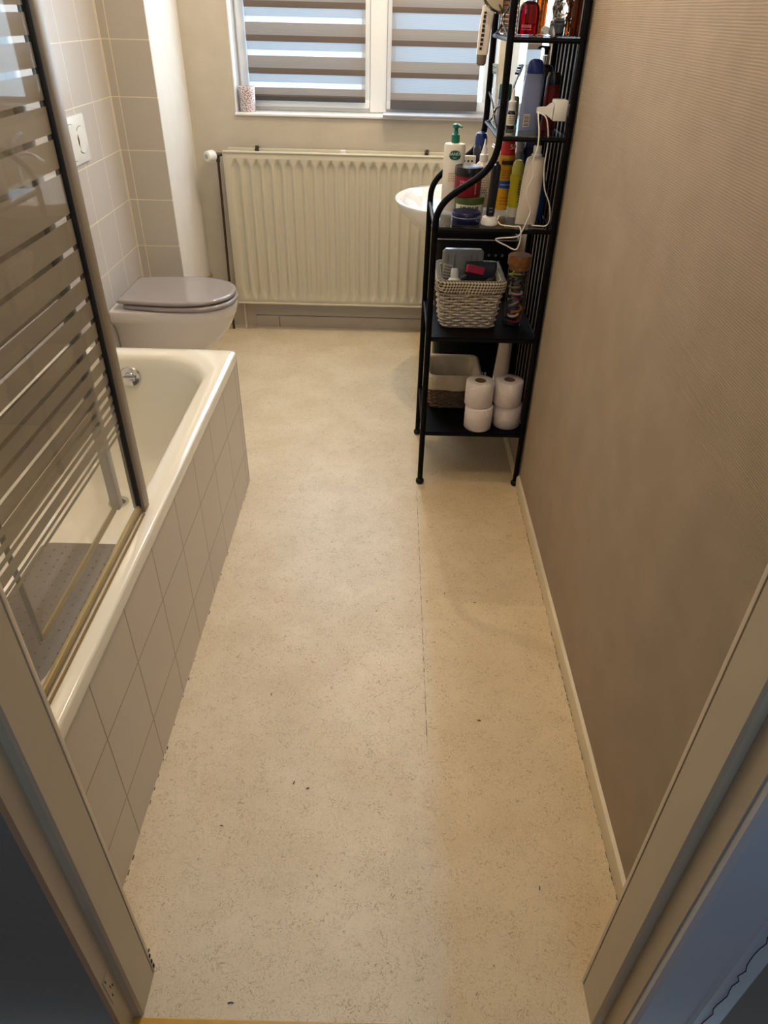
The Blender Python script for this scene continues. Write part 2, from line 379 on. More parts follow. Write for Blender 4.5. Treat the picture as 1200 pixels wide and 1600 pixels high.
# window wall with the window opening
WX0, WX1, WZ0, WZ1 = -.80, .50, 1.11, 2.3
b = bm_new()
box(b, XL, WX0, YB, YB + .30, 0, ZC); box(b, WX1, XR + .1, YB, YB + .30, 0, ZC)
box(b, WX0, WX1, YB, YB + .30, 0, WZ0 - .012); box(b, WX0, WX1, YB, YB + .30, WZ1, ZC)
struct(finish('wall_back', b, M_paperB))
# door wall: two stubs and lintel
b = bm_new(); box(b, XL, -.452, .466, YF - .002, 0, ZC); box(b, .438, XR, .466, YF - .002, 0, ZC); box(b, -.452, .438, .466, YF - .002, 2.1, ZC)
struct(finish('wall_front', b, paper_mat('front_wallpaper', (214, 206, 190))))
# hall side
b = bm_new(); box(b, -1.9, -.4452, .455, .4655, 0, ZC); box(b, .57, 1.6, .455, .4655, 0, ZC); box(b, -.4452, .57, .455, .4655, 2.12, ZC)
struct(finish('wall_hall', b, M_hall))
b = bm_new(); box(b, -1.9, 1.6, -1.7, .40, -.1, -.004); struct(finish('floor_hall', b, noisy(mat('hall_floor', (150, 112, 70), .5), 20, .1)))
b = bm_new(); box(b, -1.9, 1.6, -1.8, -1.7, -.1, ZC); struct(finish('wall_hall_rear', b, M_hall))
b = bm_new(); box(b, -2.0, -1.9, -1.8, .46, -.1, ZC); box(b, 1.6, 1.7, -1.8, .46, -.1, ZC); struct(finish('wall_hall_sides', b, M_hall))
b = bm_new(); box(b, -2.0, 1.7, -1.8, .46, ZC, ZC + .1); struct(finish('ceiling_hall', b, M_ceil))
# threshold
b = bm_new(); box(b, -.45, .43, .40, .502, -.03, .003, .002); struct(finish('trim_1', b, noisy(mat('yellow_wood_threshold', (206, 160, 62), .35), 30, .1)))

# door frame: two jambs with stop, and head
def bead(p0, p1, sgn): return [p0, p1]
for side, nm in ((-1, 'trim_2'), (1, 'trim_3')):
    f = .430 if side < 0 else .415
    s = side
    poly = [(s * (f + .016), .463), (s * (f + .016), .503), (s * (f + .004), .504), (s * f, .508), (s * f, .5735), (s * (f + .003), .5740), (s * (f + .003), .5765), (s * f, .5770), (s * f, .5795), (s * (f + .003), .5885), (s * (f + .010), .592), (s * (f + .018), .590), (s * (f + .022), .584), (s * (f + .022), .463)]
    b = bm_new(); prism(b, poly, 0, 2.1)
    fr = struct(finish(nm, b, M_door, smooth=True, angle=25))
    if side < 0:   # painted-over keep plate with screw holes and chipped paint near the floor
        b = bm_new(); box(b, -.4465, -.4445, .472, .492, .15, .235, .0008); finish('hinge_plate', b, M_door, fr)
        b = bm_new()
        for yy, zz in ((.476, .222), (.481, .19), (.487, .182), (.478, .165)):
            box(b, -.4448, -.4440, yy, yy + .0022, zz, zz + .009, .0003)
        finish('screw_hole', b, mat('dark_hole', (20, 16, 12), .8), fr)
        b = bm_new()
        for yy, zz, h in ((.5855, .058, .008), (.585, .035, .01), (.586, .012, .012), (.589, .075, .005)):
            box(b, -.4305, -.4290, yy - .005, yy, zz, zz + h, .0003)
        finish('paint_chip', b, mat('dark_hole', (20, 16, 12), .8), fr)
b = bm_new(); box(b, -.452, .437, .463, .59, 2.06, 2.10); struct(finish('trim_4', b, M_door))
# architrave on the hall side, right
b = bm_new()
poly = [(.4335, .4655), (.4335, .452), (.440, .446), (.512, .444), (.516, .448), (.522, .448), (.526, .444), (.572, .446), (.578, .452), (.578, .4655)]
prism(b, poly, 0, 2.14)
ar = struct(finish('trim_5', b, M_arch, smooth=True, angle=25))
b = bm_new(); pts = []
z = .02; x = .545
while z < .9:
    pts.append(Vector((x + random.uniform(-.004, .004), .4445, z))); z += .018
tube(b, pts, .0008, 4); finish('crack', b, mat('dark_hole', (20, 16, 12), .8), ar)

# skirtings
def skirt(name, poly_yz, x0, x1, axis, m, wob=0):
    b = bm_new(); n = 60 if wob else 1; loops = []
    for i in range(n + 1):
        t = x0 + (x1 - x0) * i / n; dz = (random.uniform(-wob, wob) if wob else 0)
        loops.append([Vector((t, a, z_ + (dz if z_ > .03 else 0))) if axis == 'x' else Vector((a, t, z_ + (dz if z_ > .03 else 0))) for a, z_ in poly_yz])
    loft(b, loops); return struct(finish(name, b, m, smooth=True, angle=30))
skirt('baseboard_right', [(XR, 0), (XR - .012, 0), (XR - .012, .040), (XR - .009, .047), (XR, .049)], .592, 4.0, 'y', M_skirt, .0011)
M_sk2 = noisy(mat('grey_beige_skirting', (178, 170, 156), .45), 9, .1, .0008, .3, .95)
skirt('baseboard_back', [(YB, 0), (YB - .020, 0), (YB - .020, .060), (YB - .017, .066), (YB, .068)], -.785, XR - .013, 'x', M_sk2)
skirt('trim_6', [(YB, .0685), (YB - .012, .0685), (YB - .012, .150), (YB, .153)], -.795, XR - .013, 'x', mat('grey_pipe_cover', (184, 178, 168), .5))
skirt('baseboard_left', [(-1.034, 0), (-1.022, 0), (-1.022, .30), (-1.034, .302)], YN + .013, YB, 'y', mat('brown_tile_skirting', (170, 140, 106), .3))
b = bm_new(); box(b, -.650, -.647, YB - .0206, YB - .0195, 0, .062); o = finish('joint', b, mat('dark_hole', (20, 16, 12), .8), bpy.data.objects['baseboard_back'])
# dark dirt line where vinyl meets skirting / bath panel, and crumbs on the floor
b = bm_new()
for i in range(170):
    y = random.uniform(.66, 2.3); l = random.uniform(.003, .012); w = random.uniform(.0008, .0022)
    if i % 3: box(b, XR - .012 - w, XR - .0125, y, y + l, 0.0002, .0012)
    elif i % 6 == 0: box(b, -.5420, -.5420 + w, y, y + l, .0002, .0012)
o = finish('dirt_along_skirting', b, mat('dirt', (46, 38, 28), .9)); o['kind'] = 'stuff'; tag(o, 'thin dark dirt along the edges of the vinyl floor', 'dirt')
M_crumb = mat('crumb', (40, 30, 22), .9)
for (x, y) in ((-.30, 1.27), (-.205, 1.0), (-.17, .985), (-.36, .885), (.145, 1.66), (.27, 1.2), (.205, 1.7), (.36, .76), (-.27, .53), (.30, 1.66)):
    b = bm_new(); a = random.uniform(0, PI); l = random.uniform(.003, .006)
    tube(b, [(x - l * math.cos(a), y - l * math.sin(a), .0012), (x, y, .002), (x + l * math.cos(a + .4), y + l * math.sin(a + .4), .0012)], .001, 5)
    tag(finish('crumb', b, M_crumb, loc=(x, y, 0)), 'tiny dark crumb lying on the beige vinyl floor', 'crumb', 'crumbs on the floor')

# ------------------------------------------------------------------ window
b = bm_new()
YW = 4.16
box(b, WX0, WX1, YW, YW + .07, WZ0, WZ0 + .045, .004)
box(b, WX0, WX1, YW, YW + .07, WZ1 - .05, WZ1, .004)
box(b, WX0, WX0 + .05, YW + .001, YW + .069, WZ0 + .001, WZ1 - .001, .004); box(b, WX1 - .05, WX1, YW + .001, YW + .069, WZ0 + .001, WZ1 - .001, .004)
box(b, -.142, -.030, YW + .0015, YW + .0685, WZ0 + .001, WZ1 - .001, .004)
win = struct(finish('window_1', b, M_frame, smooth=True))
def sash(x0, x1):
    b = bm_new(); w = .042; y0, y1 = YW - .018, YW + .04
    box(b, x0, x1, y0, y1, WZ0 + .018, WZ0 + .018 + w, .005); box(b, x0, x1, y0, y1, WZ1 - .02 - w, WZ1 - .02, .005)
    box(b, x0 + .0005, x0 + w, y0 + .001, y1 - .001, WZ0 + .020, WZ1 - .022, .004); box(b, x1 - w, x1 - .0005, y0 + .001, y1 - .001, WZ0 + .020, WZ1 - .022, .004)
    s = finish('sash', b, M_frame, win, smooth=True)
    b = bm_new(); box(b, x0 + w, x1 - w, YW + .01, YW + .014, WZ0 + .06, WZ1 - .06); finish('pane', b, thin_glass('clear_glass'), s)
sash(-.785, -.128); sash(-.043, .49)
b = bm_new(); box(b, -.127, -.044, YW - .016, YW, WZ0 + .002, WZ1 - .006, .003); finish('mullion_cover', b, M_frame, win)
# white reveal lining + sill
b = bm_new(); box(b, WX0 - .001, WX0 + .006, YB - .002, YW, WZ0, WZ1); box(b, WX1 - .006, WX1 + .001, YB - .002, YW, WZ0, WZ1); box(b, WX0, WX1, YB - .002, YW, WZ1 - .006, WZ1)
struct(finish('trim_7', b, M_frame))
b = bm_new(); box(b, WX0 - .004, WX1, YB - .012, YW + .02, WZ0 - .012, WZ0, .003); struct(finish('trim_8', b, mat('white_sill', (238, 238, 236), .25)))
b = bm_new(); box(b, -.058, WX1, YB - .055, YB + .07, WZ0 + .001, WZ0 + .012, .003); struct(finish('trim_9', b, mat('grey_sill_plate', (150, 148, 150), .35)))
# zebra blinds
FO = fabric('blind_opaque_band', (158, 150, 144), .26, 0)
FS = fabric('blind_sheer_double', (182, 188, 198), .40, .06)
FO2 = fabric('blind_shaded_band', (118, 106, 98), .06, 0)  # pleat shade painted in as a darker tone low on each opaque band
FX = fabric('blind_sheer_single', (220, 226, 230), .45, .50)
def blind(x0, x1, y, zb, bands, label, bar_dark=False):
    t = thing('zebra_blind', label, 'blind', ((x0 + x1) / 2, y, zb), None)
    b = bm_new()
    for z0, z1, mi in bands:
        mi0 = mi; n = 6; yo = (.003 if mi == 0 else 0)
        prev = None
        for i in range(n + 1):
            zz = z0 + (z1 - z0) * i / n; tt = i / n; bow = .016 * (math.sin(PI * min(1, tt * 1.25) / 2) - tt) if mi == 0 else 0
            a = b.verts.new((x0, y - yo - bow, zz)); c = b.verts.new((x1, y - yo - bow, zz))
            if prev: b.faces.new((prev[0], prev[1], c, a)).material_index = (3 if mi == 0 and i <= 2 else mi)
            prev = (a, c)
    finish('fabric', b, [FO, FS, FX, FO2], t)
    b = bm_new(); box(b, x0, x1, y - .010, y + .006, zb - .012, zb + .004, .002, mi=0)
    finish('bottom_bar', b, mat('blind_bar_dark', (70, 66, 66), .4) if bar_dark else mat('blind_bar', (60, 62, 66), .4), t)
    return t
bands = []; z = 1.175
bands.append((1.170, 1.216, 0)); z = 1.216
while z < 2.2:
    bands += [(z, z + .022, 2), (z + .022, z + .058, 1), (z + .058, z + .135, 0)]; z += .1355
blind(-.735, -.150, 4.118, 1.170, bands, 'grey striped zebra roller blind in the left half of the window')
bands = [(1.148, 1.176, 0), (1.176, 1.207, 0)]; z = 1.207 - .064 + .064
bands = [(1.148, 1.207, 0)]; z = 1.207
while z < 2.2:
    bands += [(z, z + .064, 1), (z + .064, z + .133, 0)]; z += .1325
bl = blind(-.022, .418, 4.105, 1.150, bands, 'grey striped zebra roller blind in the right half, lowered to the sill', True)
b = bm_new(); box(b, -.022, .418, 4.092, 4.098, 1.134, 1.176, .002); finish('hem', b, fabric('blind_hem', (112, 110, 112), .25), bl)

# speckled cup on the sill
t = thing('pencil_cup', 'small speckled cup at the left end of the window sill', 'cup', (-.747, 4.082, WZ0))
m = mat('speckled_ceramic', (200, 190, 188), .4); N, Lk, bb = nodes(m); v = N.new('ShaderNodeTexVoronoi'); v.inputs['Scale'].default_value = 170; Lk.new(objpos(m), v.inputs['Vector'])
r = N.new('ShaderNodeValToRGB'); r.color_ramp.interpolation = 'CONSTANT'; r.color_ramp.elements[0].color = L4((120, 60, 70)); r.color_ramp.elements[1].color = L4((214, 206, 204)); r.color_ramp.elements[1].position = .42
Lk.new(v.outputs['Distance'], r.inputs[0]); Lk.new(r.outputs[0], bb.inputs['Base Color'])
b = bm_new(); lathe(b, [(0, .0005), (.036, .0005), (.0385, .004), (.0405, .11), (.0385, .111), (.036, .01), (0, .009)], (-.747, 4.082, WZ0), 32); finish('cup_body', b, m, t, True)

# ------------------------------------------------------------------ radiator
RX0, RX1, RZ0, RZ1, RY = -.872, .40, .165, .945, 3.935
rad = thing('radiator', 'wide cream panel radiator with vertical ridges under the window', 'radiator', ((RX0 + RX1) / 2, RY, RZ0))
b = bm_new()
pitch = .0545; nx = int((RX1 - RX0 - .05) / pitch) * 12; xs0 = RX0 + .035; xs1 = xs0 + nx / 12 * pitch
rows = [RZ0, RZ0 + .022, RZ0 + .024, RZ0 + .04, RZ0 + .055, RZ0 + .07, RZ0 + .09, RZ1 - .09, RZ1 - .07, RZ1 - .055, RZ1 - .045, RZ1 - .03, RZ1 - .028, RZ1]
cols = [RX0, RX0 + .012] + [xs0 + (xs1 - xs0) * i / nx for i in range(nx + 1)] + [RX1 - .008, RX1]
grid = []
for zz in rows:
    row = []
    e = min(zz - (RZ0 + .024), (RZ1 - .03) - zz); e = max(0, min(1, e / .036))
    for x in cols:
        d = 0
        if xs0 <= x <= xs1 and e > 0:
            ph = ((x - xs0) / pitch) % 1; tri = 1 - abs(ph - .5) * 2      # 0 at ridge, 1 in groove centre
            d = max(0, min(1, (tri - (1 - e * .78)) / .30)) * .012 if e > 0 else 0
        row.append(b.verts.new((x, RY + d + (0 if zz not in (RZ0, RZ1) and x not in (RX0, RX1) else .006), zz)))
    grid.append(row)
for A, B in zip(grid, grid[1:]):
    for i in range(len(cols) - 1): b.faces.new((A[i], A[i + 1], B[i + 1], B[i]))
finish('front_panel', b, M_rad, rad, True, angle=50)
b = bm_new(); box(b, RX0 + .002, RX1 - .002, RY + .016, RY + .028, RZ0 + .004, RZ1 - .004, .002); finish('water_panel', b, M_rad, rad)
for zz in (RZ1 - .001, RZ0 + .001):
    b = bm_new(); tube(b, [(RX0 + .004, RY + .004, zz), (RX1 - .004, RY + .004, zz)], .006, 8); finish('edge_roll', b, M_rad, rad, True)
b = bm_new(); box(b, RX0 + .02, RX1 - .02, RY + .050, RY + .062, RZ0 + .02, RZ1 + .012, .003); finish('rear_panel', b, M_rad, rad, True)
for x in (-.70, .17):
    b = bm_new(); box(b, x - .010, x + .010, RY + .034, RY + .094, RZ1 - .01, RZ1 + .012, .002); box(b, x - .006, x + .012, RY + .030, RY + .046, RZ1 + .012, RZ1 + .026, .002); finish('wall_bracket', b, mat('dark_bracket', (60, 52, 42), .5), rad)
b = bm_new(); box(b, -.27, -.245, RY + .028, RY + .05, RZ1 - .01, RZ1 + .014, .002); finish('clip', b, M_white, rad)
# valve + pipes
b = bm_new()
Mx = Matrix.Rotation(math.radians(52), 4, 'Z') @ Matrix.Rotation(PI / 2, 4, 'Y')
lathe(b, [(0, -.028), (.020, -.028), (.025, -.024), (.027, .0), (.027, .012), (.022, .022), (.014, .028), (0, .028)], (-.928, RY - .012, .925), 28, M=Mx)
vk = tag(finish('thermostat_knob', b, M_white, loc=(-.928, RY - .012, .925), smooth=True), 'round white thermostat knob at the top left corner of the radiator', 'valve')
b = bm_new(); lathe(b, [(0, -.0295), (.012, -.0295), (.012, -.0285)], (-.928, RY - .012, .925), 20, M=Mx); finish('knob_cap', b, mat('grey_mark', (170, 165, 150), .5), vk)
b = bm_new(); lathe(b, [(0, 0), (.011, 0), (.011, .03), (.008, .032), (.008, .046), (0, .046)], (-.912, RY + .009, .925), 16, M=Mx)
lathe(b, [(0, -.03), (.010, -.03), (.010, 0)], (-.898, RY + .012, .925), 16)
finish('valve_body', b, mat('aged_brass', (90, 78, 60), .35, .8), vk, True)
b = bm_new(); tube(b, [(-.898, RY + .012, .896), (-.902, RY + .013, .6), (-.908, RY + .016, .3), (-.912, RY + .02, .004)], .0065, 10)
tag(finish('radiator_pipe', b, mat('brown_copper_pipe', (74, 56, 38), .4, .5), smooth=True, loc=(-.912, RY + .02, .004)), 'thin dark heating pipe rising to the knob left of the radiator', 'pipe')
b = bm_new(); tube(b, [(-.840, RY + .03, RZ0 + .01), (-.840, RY + .03, .004)], .006, 8)
tag(finish('radiator_pipe', b, mat('pale_pipe', (200, 190, 170), .4), smooth=True, loc=(-.84, RY + .03, .004)), 'short pale pipe below the left end of the radiator', 'pipe')

# ------------------------------------------------------------------ flush plate + toilet
fp = thing('flush_plate', 'white flush plate with two round buttons on the tiled wall', 'flush plate', (XL, 3.0, 1.11))
b = bm_new(); box(b, XL, XL + .012, 2.875, 3.118, 1.03, 1.195, .004); finish('plate', b, M_white, fp, True)
for (y, r_) in ((2.965, .062), (3.052, .046)):
    b = bm_new(); lathe(b, [(r_, 0), (r_, .003), (r_ - .004, .0035), (0, .0035)], (XL + .012, y, 1.11), 40, M=Matrix.Rotation(PI / 2, 4, 'Y')); finish('button', b, M_white, fp, True)
    b = bm_new(); tube(b, [(XL + .0125, y + (r_ + .001) * math.cos(a * PI / 20), 1.11 + (r_ + .001) * math.sin(a * PI / 20)) for a in range(40)], .0012, 6, closed=True); finish('button_gap', b, mat('shadow_gap', (120, 118, 115), .6), fp)

TY = 3.165; TDZ = .042; TDX = -.012
def dshape(xb, xf, hw, z, hb=None, n=40, ex=2.2):
    """outline of a toilet seen from above: back edge at xb (half width hb), front tip at xf"""
    hb = hw if hb is None else hb; L_ = xf - xb; xc = xb + L_ * .50; a = xf - xc
    pts = []
    for i in range(n + 1):
        t = -PI / 2 + PI * i / n; c, s = math.cos(t), math.sin(t)
        pts.append(Vector((xc + a * abs(c) ** (2 / ex), TY + hw * math.copysign(abs(s) ** (2 / ex), s), z)))
    m = 8
    for i in range(1, m + 1):
        t = i / m; pts.append(Vector((xc + (xb - xc) * t, TY + (hw + (hb - hw) * t ** 1.8), z)))
    for i in range(1, m):
        t = i / m; pts.append(Vector((xb, TY + hb - 2 * hb * t, z)))
    for i in range(m, 0, -1):
        t = i / m; pts.append(Vector((xc + (xb - xc) * t, TY - (hw + (hb - hw) * t ** 1.8), z)))
    return pts
wc = thing('toilet', 'white wall hung toilet with a grey lid behind the bathtub', 'toilet', (XL, TY, .12))
b = bm_new()
secs = [(XL + .003, -.98, .10, .10, .105), (XL + .003, -.93, .125, .11, .12), (XL + .003, -.86, .150, .12, .16), (XL + .003, -.79, .168, .125, .22), (XL + .003, -.745, .178, .13, .28), (XL + .003, -.722, .183, .15, .325), (XL + .003, -.712, .187, .175, .350), (XL + .003, -.706, .189, .185, .358), (XL + .003, -.702, .190, .187, .398), (XL + .003, -.706, .187, .184, .404), (XL + .003, -.715, .178, .176, .406)]
loft(b, [dshape(xb, xf - .002, hw, z + TDZ, hb) for xb, xf, hw, hb, z in secs])
finish('bowl', b, M_cerW, wc, True, angle=60)
b = bm_new(); lathe(b, [(0, -.012), (.013, -.012), (.013, .0), (0, 0)], (-1.17, TY - .135, .30 + TDZ), 16, M=Matrix.Rotation(PI / 2, 4, 'X')); finish('bolt_cap', b, mat('grey_plastic', (120, 118, 114), .5), wc)
def slab(xb, xf, hw, hb, z0, z1, bev, ex=2.15):
    L_ = []
    for dz, sh in ((0, bev), (bev, 0), (z1 - z0 - bev, 0), (z1 - z0, bev), (z1 - z0 + .0008, bev * 3)):
        L_.append(dshape(xb + sh, xf - sh, hw - sh, z0 + dz, hb - sh, ex=ex))
    return L_
b = bm_new(); loft(b, slab(-1.176, -.699, .193, .160, .451, .470, .006, 2.3)); finish('seat_ring', b, M_seat, wc, True, angle=50)
for y in (-.09, .09):
    b = bm_new(); tube(b, [(-1.182, TY + y - .02, .464), (-1.182, TY + y + .02, .464)], .010, 10); finish('hinge', b, M_chrome, wc, True)
b = bm_new(); loft(b, slab(-1.196, -.706, .190, .165, .475, .494, .006, 2.3)); finish('lid', b, M_seat, wc, True, angle=50)

# ------------------------------------------------------------------ bathtub
TX0, TX1, TY0, TY1, TZ = XL + .001, -.540, .600, 2.345, .555
tub = thing('bathtub', 'cream enamel bathtub with beige tiled panels along the left wall', 'bathtub', ((TX0 + TX1) / 2, (TY0 + TY1) / 2, 0))
b = bm_new(); cx, cy = (TX0 + TX1) / 2, (TY0 + TY1) / 2; hx, hy = (TX1 - TX0) / 2, (TY1 - TY0) / 2
def rl(dx0, dx1, dy0, dy1, r, z):
    x0, x1, y0, y1 = TX0 + dx0, TX1 - dx1, TY0 + dy0, TY1 - dy1
    return rrect((x0 + x1) / 2, (y0 + y1) / 2, (x1 - x0) / 2, (y1 - y0) / 2, r, z, 10)
loops = [rl(.008, .006, .006, .006, .015, TZ - .036), rl(0, 0, 0, 0, .022, TZ - .034), rl(0, 0, 0, 0, .022, TZ - .008), rl(.002, .002, .002, .002, .022, TZ - .003), rl(.008, .008, .008, .008, .022, TZ),
         rl(.05, .058, .09, .055, .15, TZ - .001), rl(.056, .066, .10, .064, .17, TZ - .005), rl(.064, .076, .112, .074, .18, TZ - .018), rl(.072, .086, .13, .082, .18, TZ - .05), rl(.085, .100, .20, .092, .18, TZ - .20),
         rl(.100, .118, .30, .105, .17, TZ - .33), rl(.118, .138, .36, .13, .16, TZ - .38), rl(.15, .17, .40, .18, .14, TZ - .402), rl(.22, .24, .55, .35, .1, TZ - .407)]
loft(b, loops, cap0=False, cap1=True)
finish('basin', b, M_tub, tub, True, angle=60)
b = bm_new(); Mo = Matrix.Rotation(math.radians(84), 4, 'X')
oc = (-.905, 2.262, .482)
lathe(b, [(0, 0), (.036, 0), (.037, .006), (.033, .012), (.018, .014), (.016, .020), (0, .020)], oc, 32, M=Mo); ov = finish('overflow_knob', b, M_chrome, tub, True)
b = bm_new(); box(b, oc[0] - .022, oc[0] + .022, oc[1] - .034, oc[1] - .018, oc[2] - .005, oc[2] + .007, .002); finish('handle', b, M_chrome, ov, True)
b = bm_new(); lathe(b, [(.034, 0), (.034, .003), (.026, .004), (.022, .0), (.012, .0), (.011, .005), (0, .006)], (-.917, 1.96, TZ - .4055), 28); finish('drain', b, M_chrome, tub, True)
# tiled front + end panels
b = bm_new(); box(b, -.556, -.5435, TY0, TY1 - .014, 0, TZ - .0365); finish('tiled_panel', b, M_tileP, tub)
b = bm_new(); box(b, TX0, -.5435, TY1 - .0135, TY1 - .003, 0, TZ - .0365); finish('tiled_panel', b, M_tileE, tub)
# rubber mat
b = bm_new(); MZ = TZ - .4058
mx0, mx1, my0, my1 = -1.08, -.80, .93, 1.725
loft(b, [rrect((mx0 + mx1) / 2, (my0 + my1) / 2, (mx1 - mx0) / 2 - d, (my1 - my0) / 2 - d, .03, z, 6) for d, z in ((0, MZ), (0, MZ + .004), (.002, MZ + .006))])
mt = tag(finish('bath_mat', b, noisy(mat('grey_rubber', (86, 78, 72), .4), 40, .1, .0006, .3, .9), loc=((mx0 + mx1) / 2, (my0 + my1) / 2, MZ), smooth=True), 'grey nubbed rubber mat lying in the bathtub', 'bath mat')
b = bm_new()
for i in range(9):
    for j in range(24):
        x = mx0 + .02 + i * .030; y = my0 + .02 + j * .0328 + (.016 if i % 2 else 0)
        if y < my1 - .01: lathe(b, [(.0035, 0), (.0028, .003), (0, .004)], (x, y, MZ + .006), 8)
o = finish('nub', b, mat('grey_rubber_gloss', (110, 103, 98), .08), mt, True); o['kind'] = 'stuff'

# ------------------------------------------------------------------ bath screen
scr = thing('bath_screen', 'folding glass bath screen with frosted stripes standing on the bathtub rim', 'bath screen', (-.585, 1.0, TZ))
zs = [.775, .790, .805, .834, .852, .874, .896, .925, .96, .996, 1.036, 1.08, 1.124, 1.178, 1.231, 1.306, 1.36, 1.41, 1.456, 1.50, 1.539, 1.585, 1.635, 1.69, 1.75, 1.82, 1.90]
M_fro = mat('frosted_glass', (180, 172, 154), .45)
def _fr():
    N, Lk, b_ = nodes(M_fro); tl = N.new('ShaderNodeBsdfTranslucent'); tl.inputs[0].default_value = L4((170, 162, 142)); mx = N.new('ShaderNodeMixShader'); mx.inputs[0].default_value = .35
    Lk.new(b_.outputs[0], mx.inputs[1]); Lk.new(tl.outputs[0], mx.inputs[2]); Lk.new(mx.outputs[0], N['Material Output'].inputs[0])
_fr()
M_clr = thin_glass('clear_glass')
def pane(x, y0, y1, zt, zb, top, parent, shift=0, seed=0):
    rs = random.Random(seed); b = bm_new(); t = .004
    cuts = [zb]; kinds = []
    for i, z in enumerate(zs):
        if z > top: break
        g = .0045 if i > 3 else .0035
        z = z + shift
        if i < 1: cuts.append(z - g); kinds.append(1)       # clear lower field
        elif i < 3: cuts.append(z - g); kinds.append(0); cuts.append(z + g); kinds.append(1); continue
        else: cuts.append(z - g); kinds.append(0)
        cuts.append(z + g); kinds.append(1 if i >= 1 else 1)
    cuts.append(zt); kinds.append(0)
    for z0, z1, k in zip(cuts, cuts[1:], kinds):
        for xx in (x - t / 2, x + t / 2):
            f = b.faces.new([b.verts.new(p) for p in ((xx, y0, z0), (xx, y1, z0), (xx, y1, z1), (xx, y0, z1))]); f.material_index = k
            if k == 0 and xx > x: f.material_index = 1
    return finish('glass_pane', b, [M_fro, M_clr], parent)
SX = -.585
pane(SX, .60, 1.352, 2.0, TZ + .028, 1.95, scr)
b = bm_new(); box(b, SX - .015, SX + .013, 1.349, 1.384, TZ + .012, 2.02, .003); box(b, SX - .005, SX + .006, 1.343, 1.350, TZ + .02, 2.02, .001, mi=1)
finish('edge_profile', b, [M_alu, mat('black_gasket', (22, 20, 18), .6)], scr, True)
b = bm_new(); box(b, SX - .012, SX + .012, 1.352, 1.384, TZ + .0015, TZ + .0115, .003); finish('end_cap', b, mat('yellowed_cap', (150, 128, 84), .4), scr, True)
b = bm_new(); box(b, SX - .004, SX + .004, .600, 1.350, TZ + .006, TZ + .026, .001); finish('bottom_seal', b, M_seal, scr, True)
b = bm_new(); box(b, SX - .010, SX + .010, .600, 1.350, 2.0, 2.02, .002); finish('top_rail', b, M_alu, scr)
b = bm_new(); tube(b, [(SX + .010, .60, TZ + .002), (SX + .010, 1.345, TZ + .002)], .003, 6); finish('sealant_bead', b, mat('brown_silicone', (140, 116, 70), .5), scr, True)
# second leaf folded back behind the first
SX2 = SX - .046
sc2 = scr
pane(SX2, .905, 1.330, 1.98, TZ + .040, 1.95, sc2, .004, 3)
b = bm_new(); box(b, SX2 - .010, SX2 + .010, 1.322, 1.350, TZ + .026, 2.0, .003, mi=0); box(b, SX2 - .004, SX2 + .004, .898, .906, TZ + .030, 2.0, .001, mi=1)
finish('leaf_profile', b, [mat('milky_profile', (168, 168, 158), .3), M_alu_dark], sc2, True)
b = bm_new(); box(b, SX2 - .003, SX2 + .003, .90, 1.322, TZ + .024, TZ + .040, .002); finish('leaf_seal', b, M_seal, sc2, True)

# ------------------------------------------------------------------ wash basin + mirror
SYC = 3.33
sk = thing('wash_basin', 'white wall hung wash basin behind the black shelf', 'wash basin', (XR, SYC, .70))
def bshape(xf, hw, z, xb=XR - .002, n=40, hb=.9):
    hw = hw * 1.13; pts = []; xc = xb - .16; a = xc - xf
    for i in range(n + 1):
        t = PI / 2 + PI * i / n; c, s = math.cos(t), math.sin(t)
        pts.append(Vector((xc - a * abs(c) ** (2 / 2.1), SYC + hw * math.copysign(abs(s) ** (2 / 2.1), s), z)))
    m = 6
    for i in range(1, m + 1): pts.append(Vector((xc + (xb - xc) * i / m, SYC - hw * (1 - (1 - hb) * (i / m) ** 2), z)))
    for i in range(1, m): pts.append(Vector((xb, SYC - hw * hb + 2 * hw * hb * i / m, z)))
    for i in range(m, 0, -1): pts.append(Vector((xc + (xb - xc) * i / m, SYC + hw * (1 - (1 - hb) * (i / m) ** 2), z)))
    return pts
b = bm_new()
BZ = .875
outer = [(.30, .10, BZ - .19), (.24, .15, BZ - .175), (.16, .205, BZ - .14), (.085, .25, BZ - .095), (.035, .278, BZ - .045), (.018, .288, BZ - .018), (.012, .292, BZ - .006), (.014, .290, BZ - .001), (.020, .286, BZ)]
loops = [bshape(xf, hw, z) for xf, hw, z in outer]
inner = [(.045, .262, BZ - .001, XR - .09), (.055, .254, BZ - .008, XR - .10), (.075, .238, BZ - .045, XR - .112), (.12, .20, BZ - .10, XR - .135), (.19, .13, BZ - .135, XR - .17), (.24, .06, BZ - .145, XR - .22)]
for xf, hw, z, xb in inner:
    pts = []; xc = (xf + xb) / 2 + .02
    ref = bshape(xf, hw, z)
    cxm = (xf + xb) / 2; ax_ = (xb - xf) / 2
    for p in ref:
        d = Vector((p.x - (XR - .002 + .012) / 2, p.y - SYC)); ang = math.atan2(d.y / .328, d.x / .262)
        pts.append(Vector((cxm + ax_ * math.copysign(abs(math.cos(ang)) ** .92, math.cos(ang)), SYC + hw * 1.13 * math.copysign(abs(math.sin(ang)) ** .92, math.sin(ang)), z)))
    loops.append(pts)
loft(b, loops); finish('basin', b, M_cer, sk, True, angle=60)
b = bm_new(); lathe(b, [(.020, 0), (.020, .003), (.01, .004), (0, .004)], ((.24 + XR - .22) / 2, SYC, BZ - .1445), 20); finish('drain', b, M_chrome, sk, True)
b = bm_new(); tube(b, smooth_path([(.47, SYC, BZ), (.47, SYC, BZ + .09), (.45, SYC, BZ + .125), (.40, SYC, BZ + .13), (.355, SYC, BZ + .10)]), .012, 12); fa = finish('faucet', b, M_chrome, sk, True)
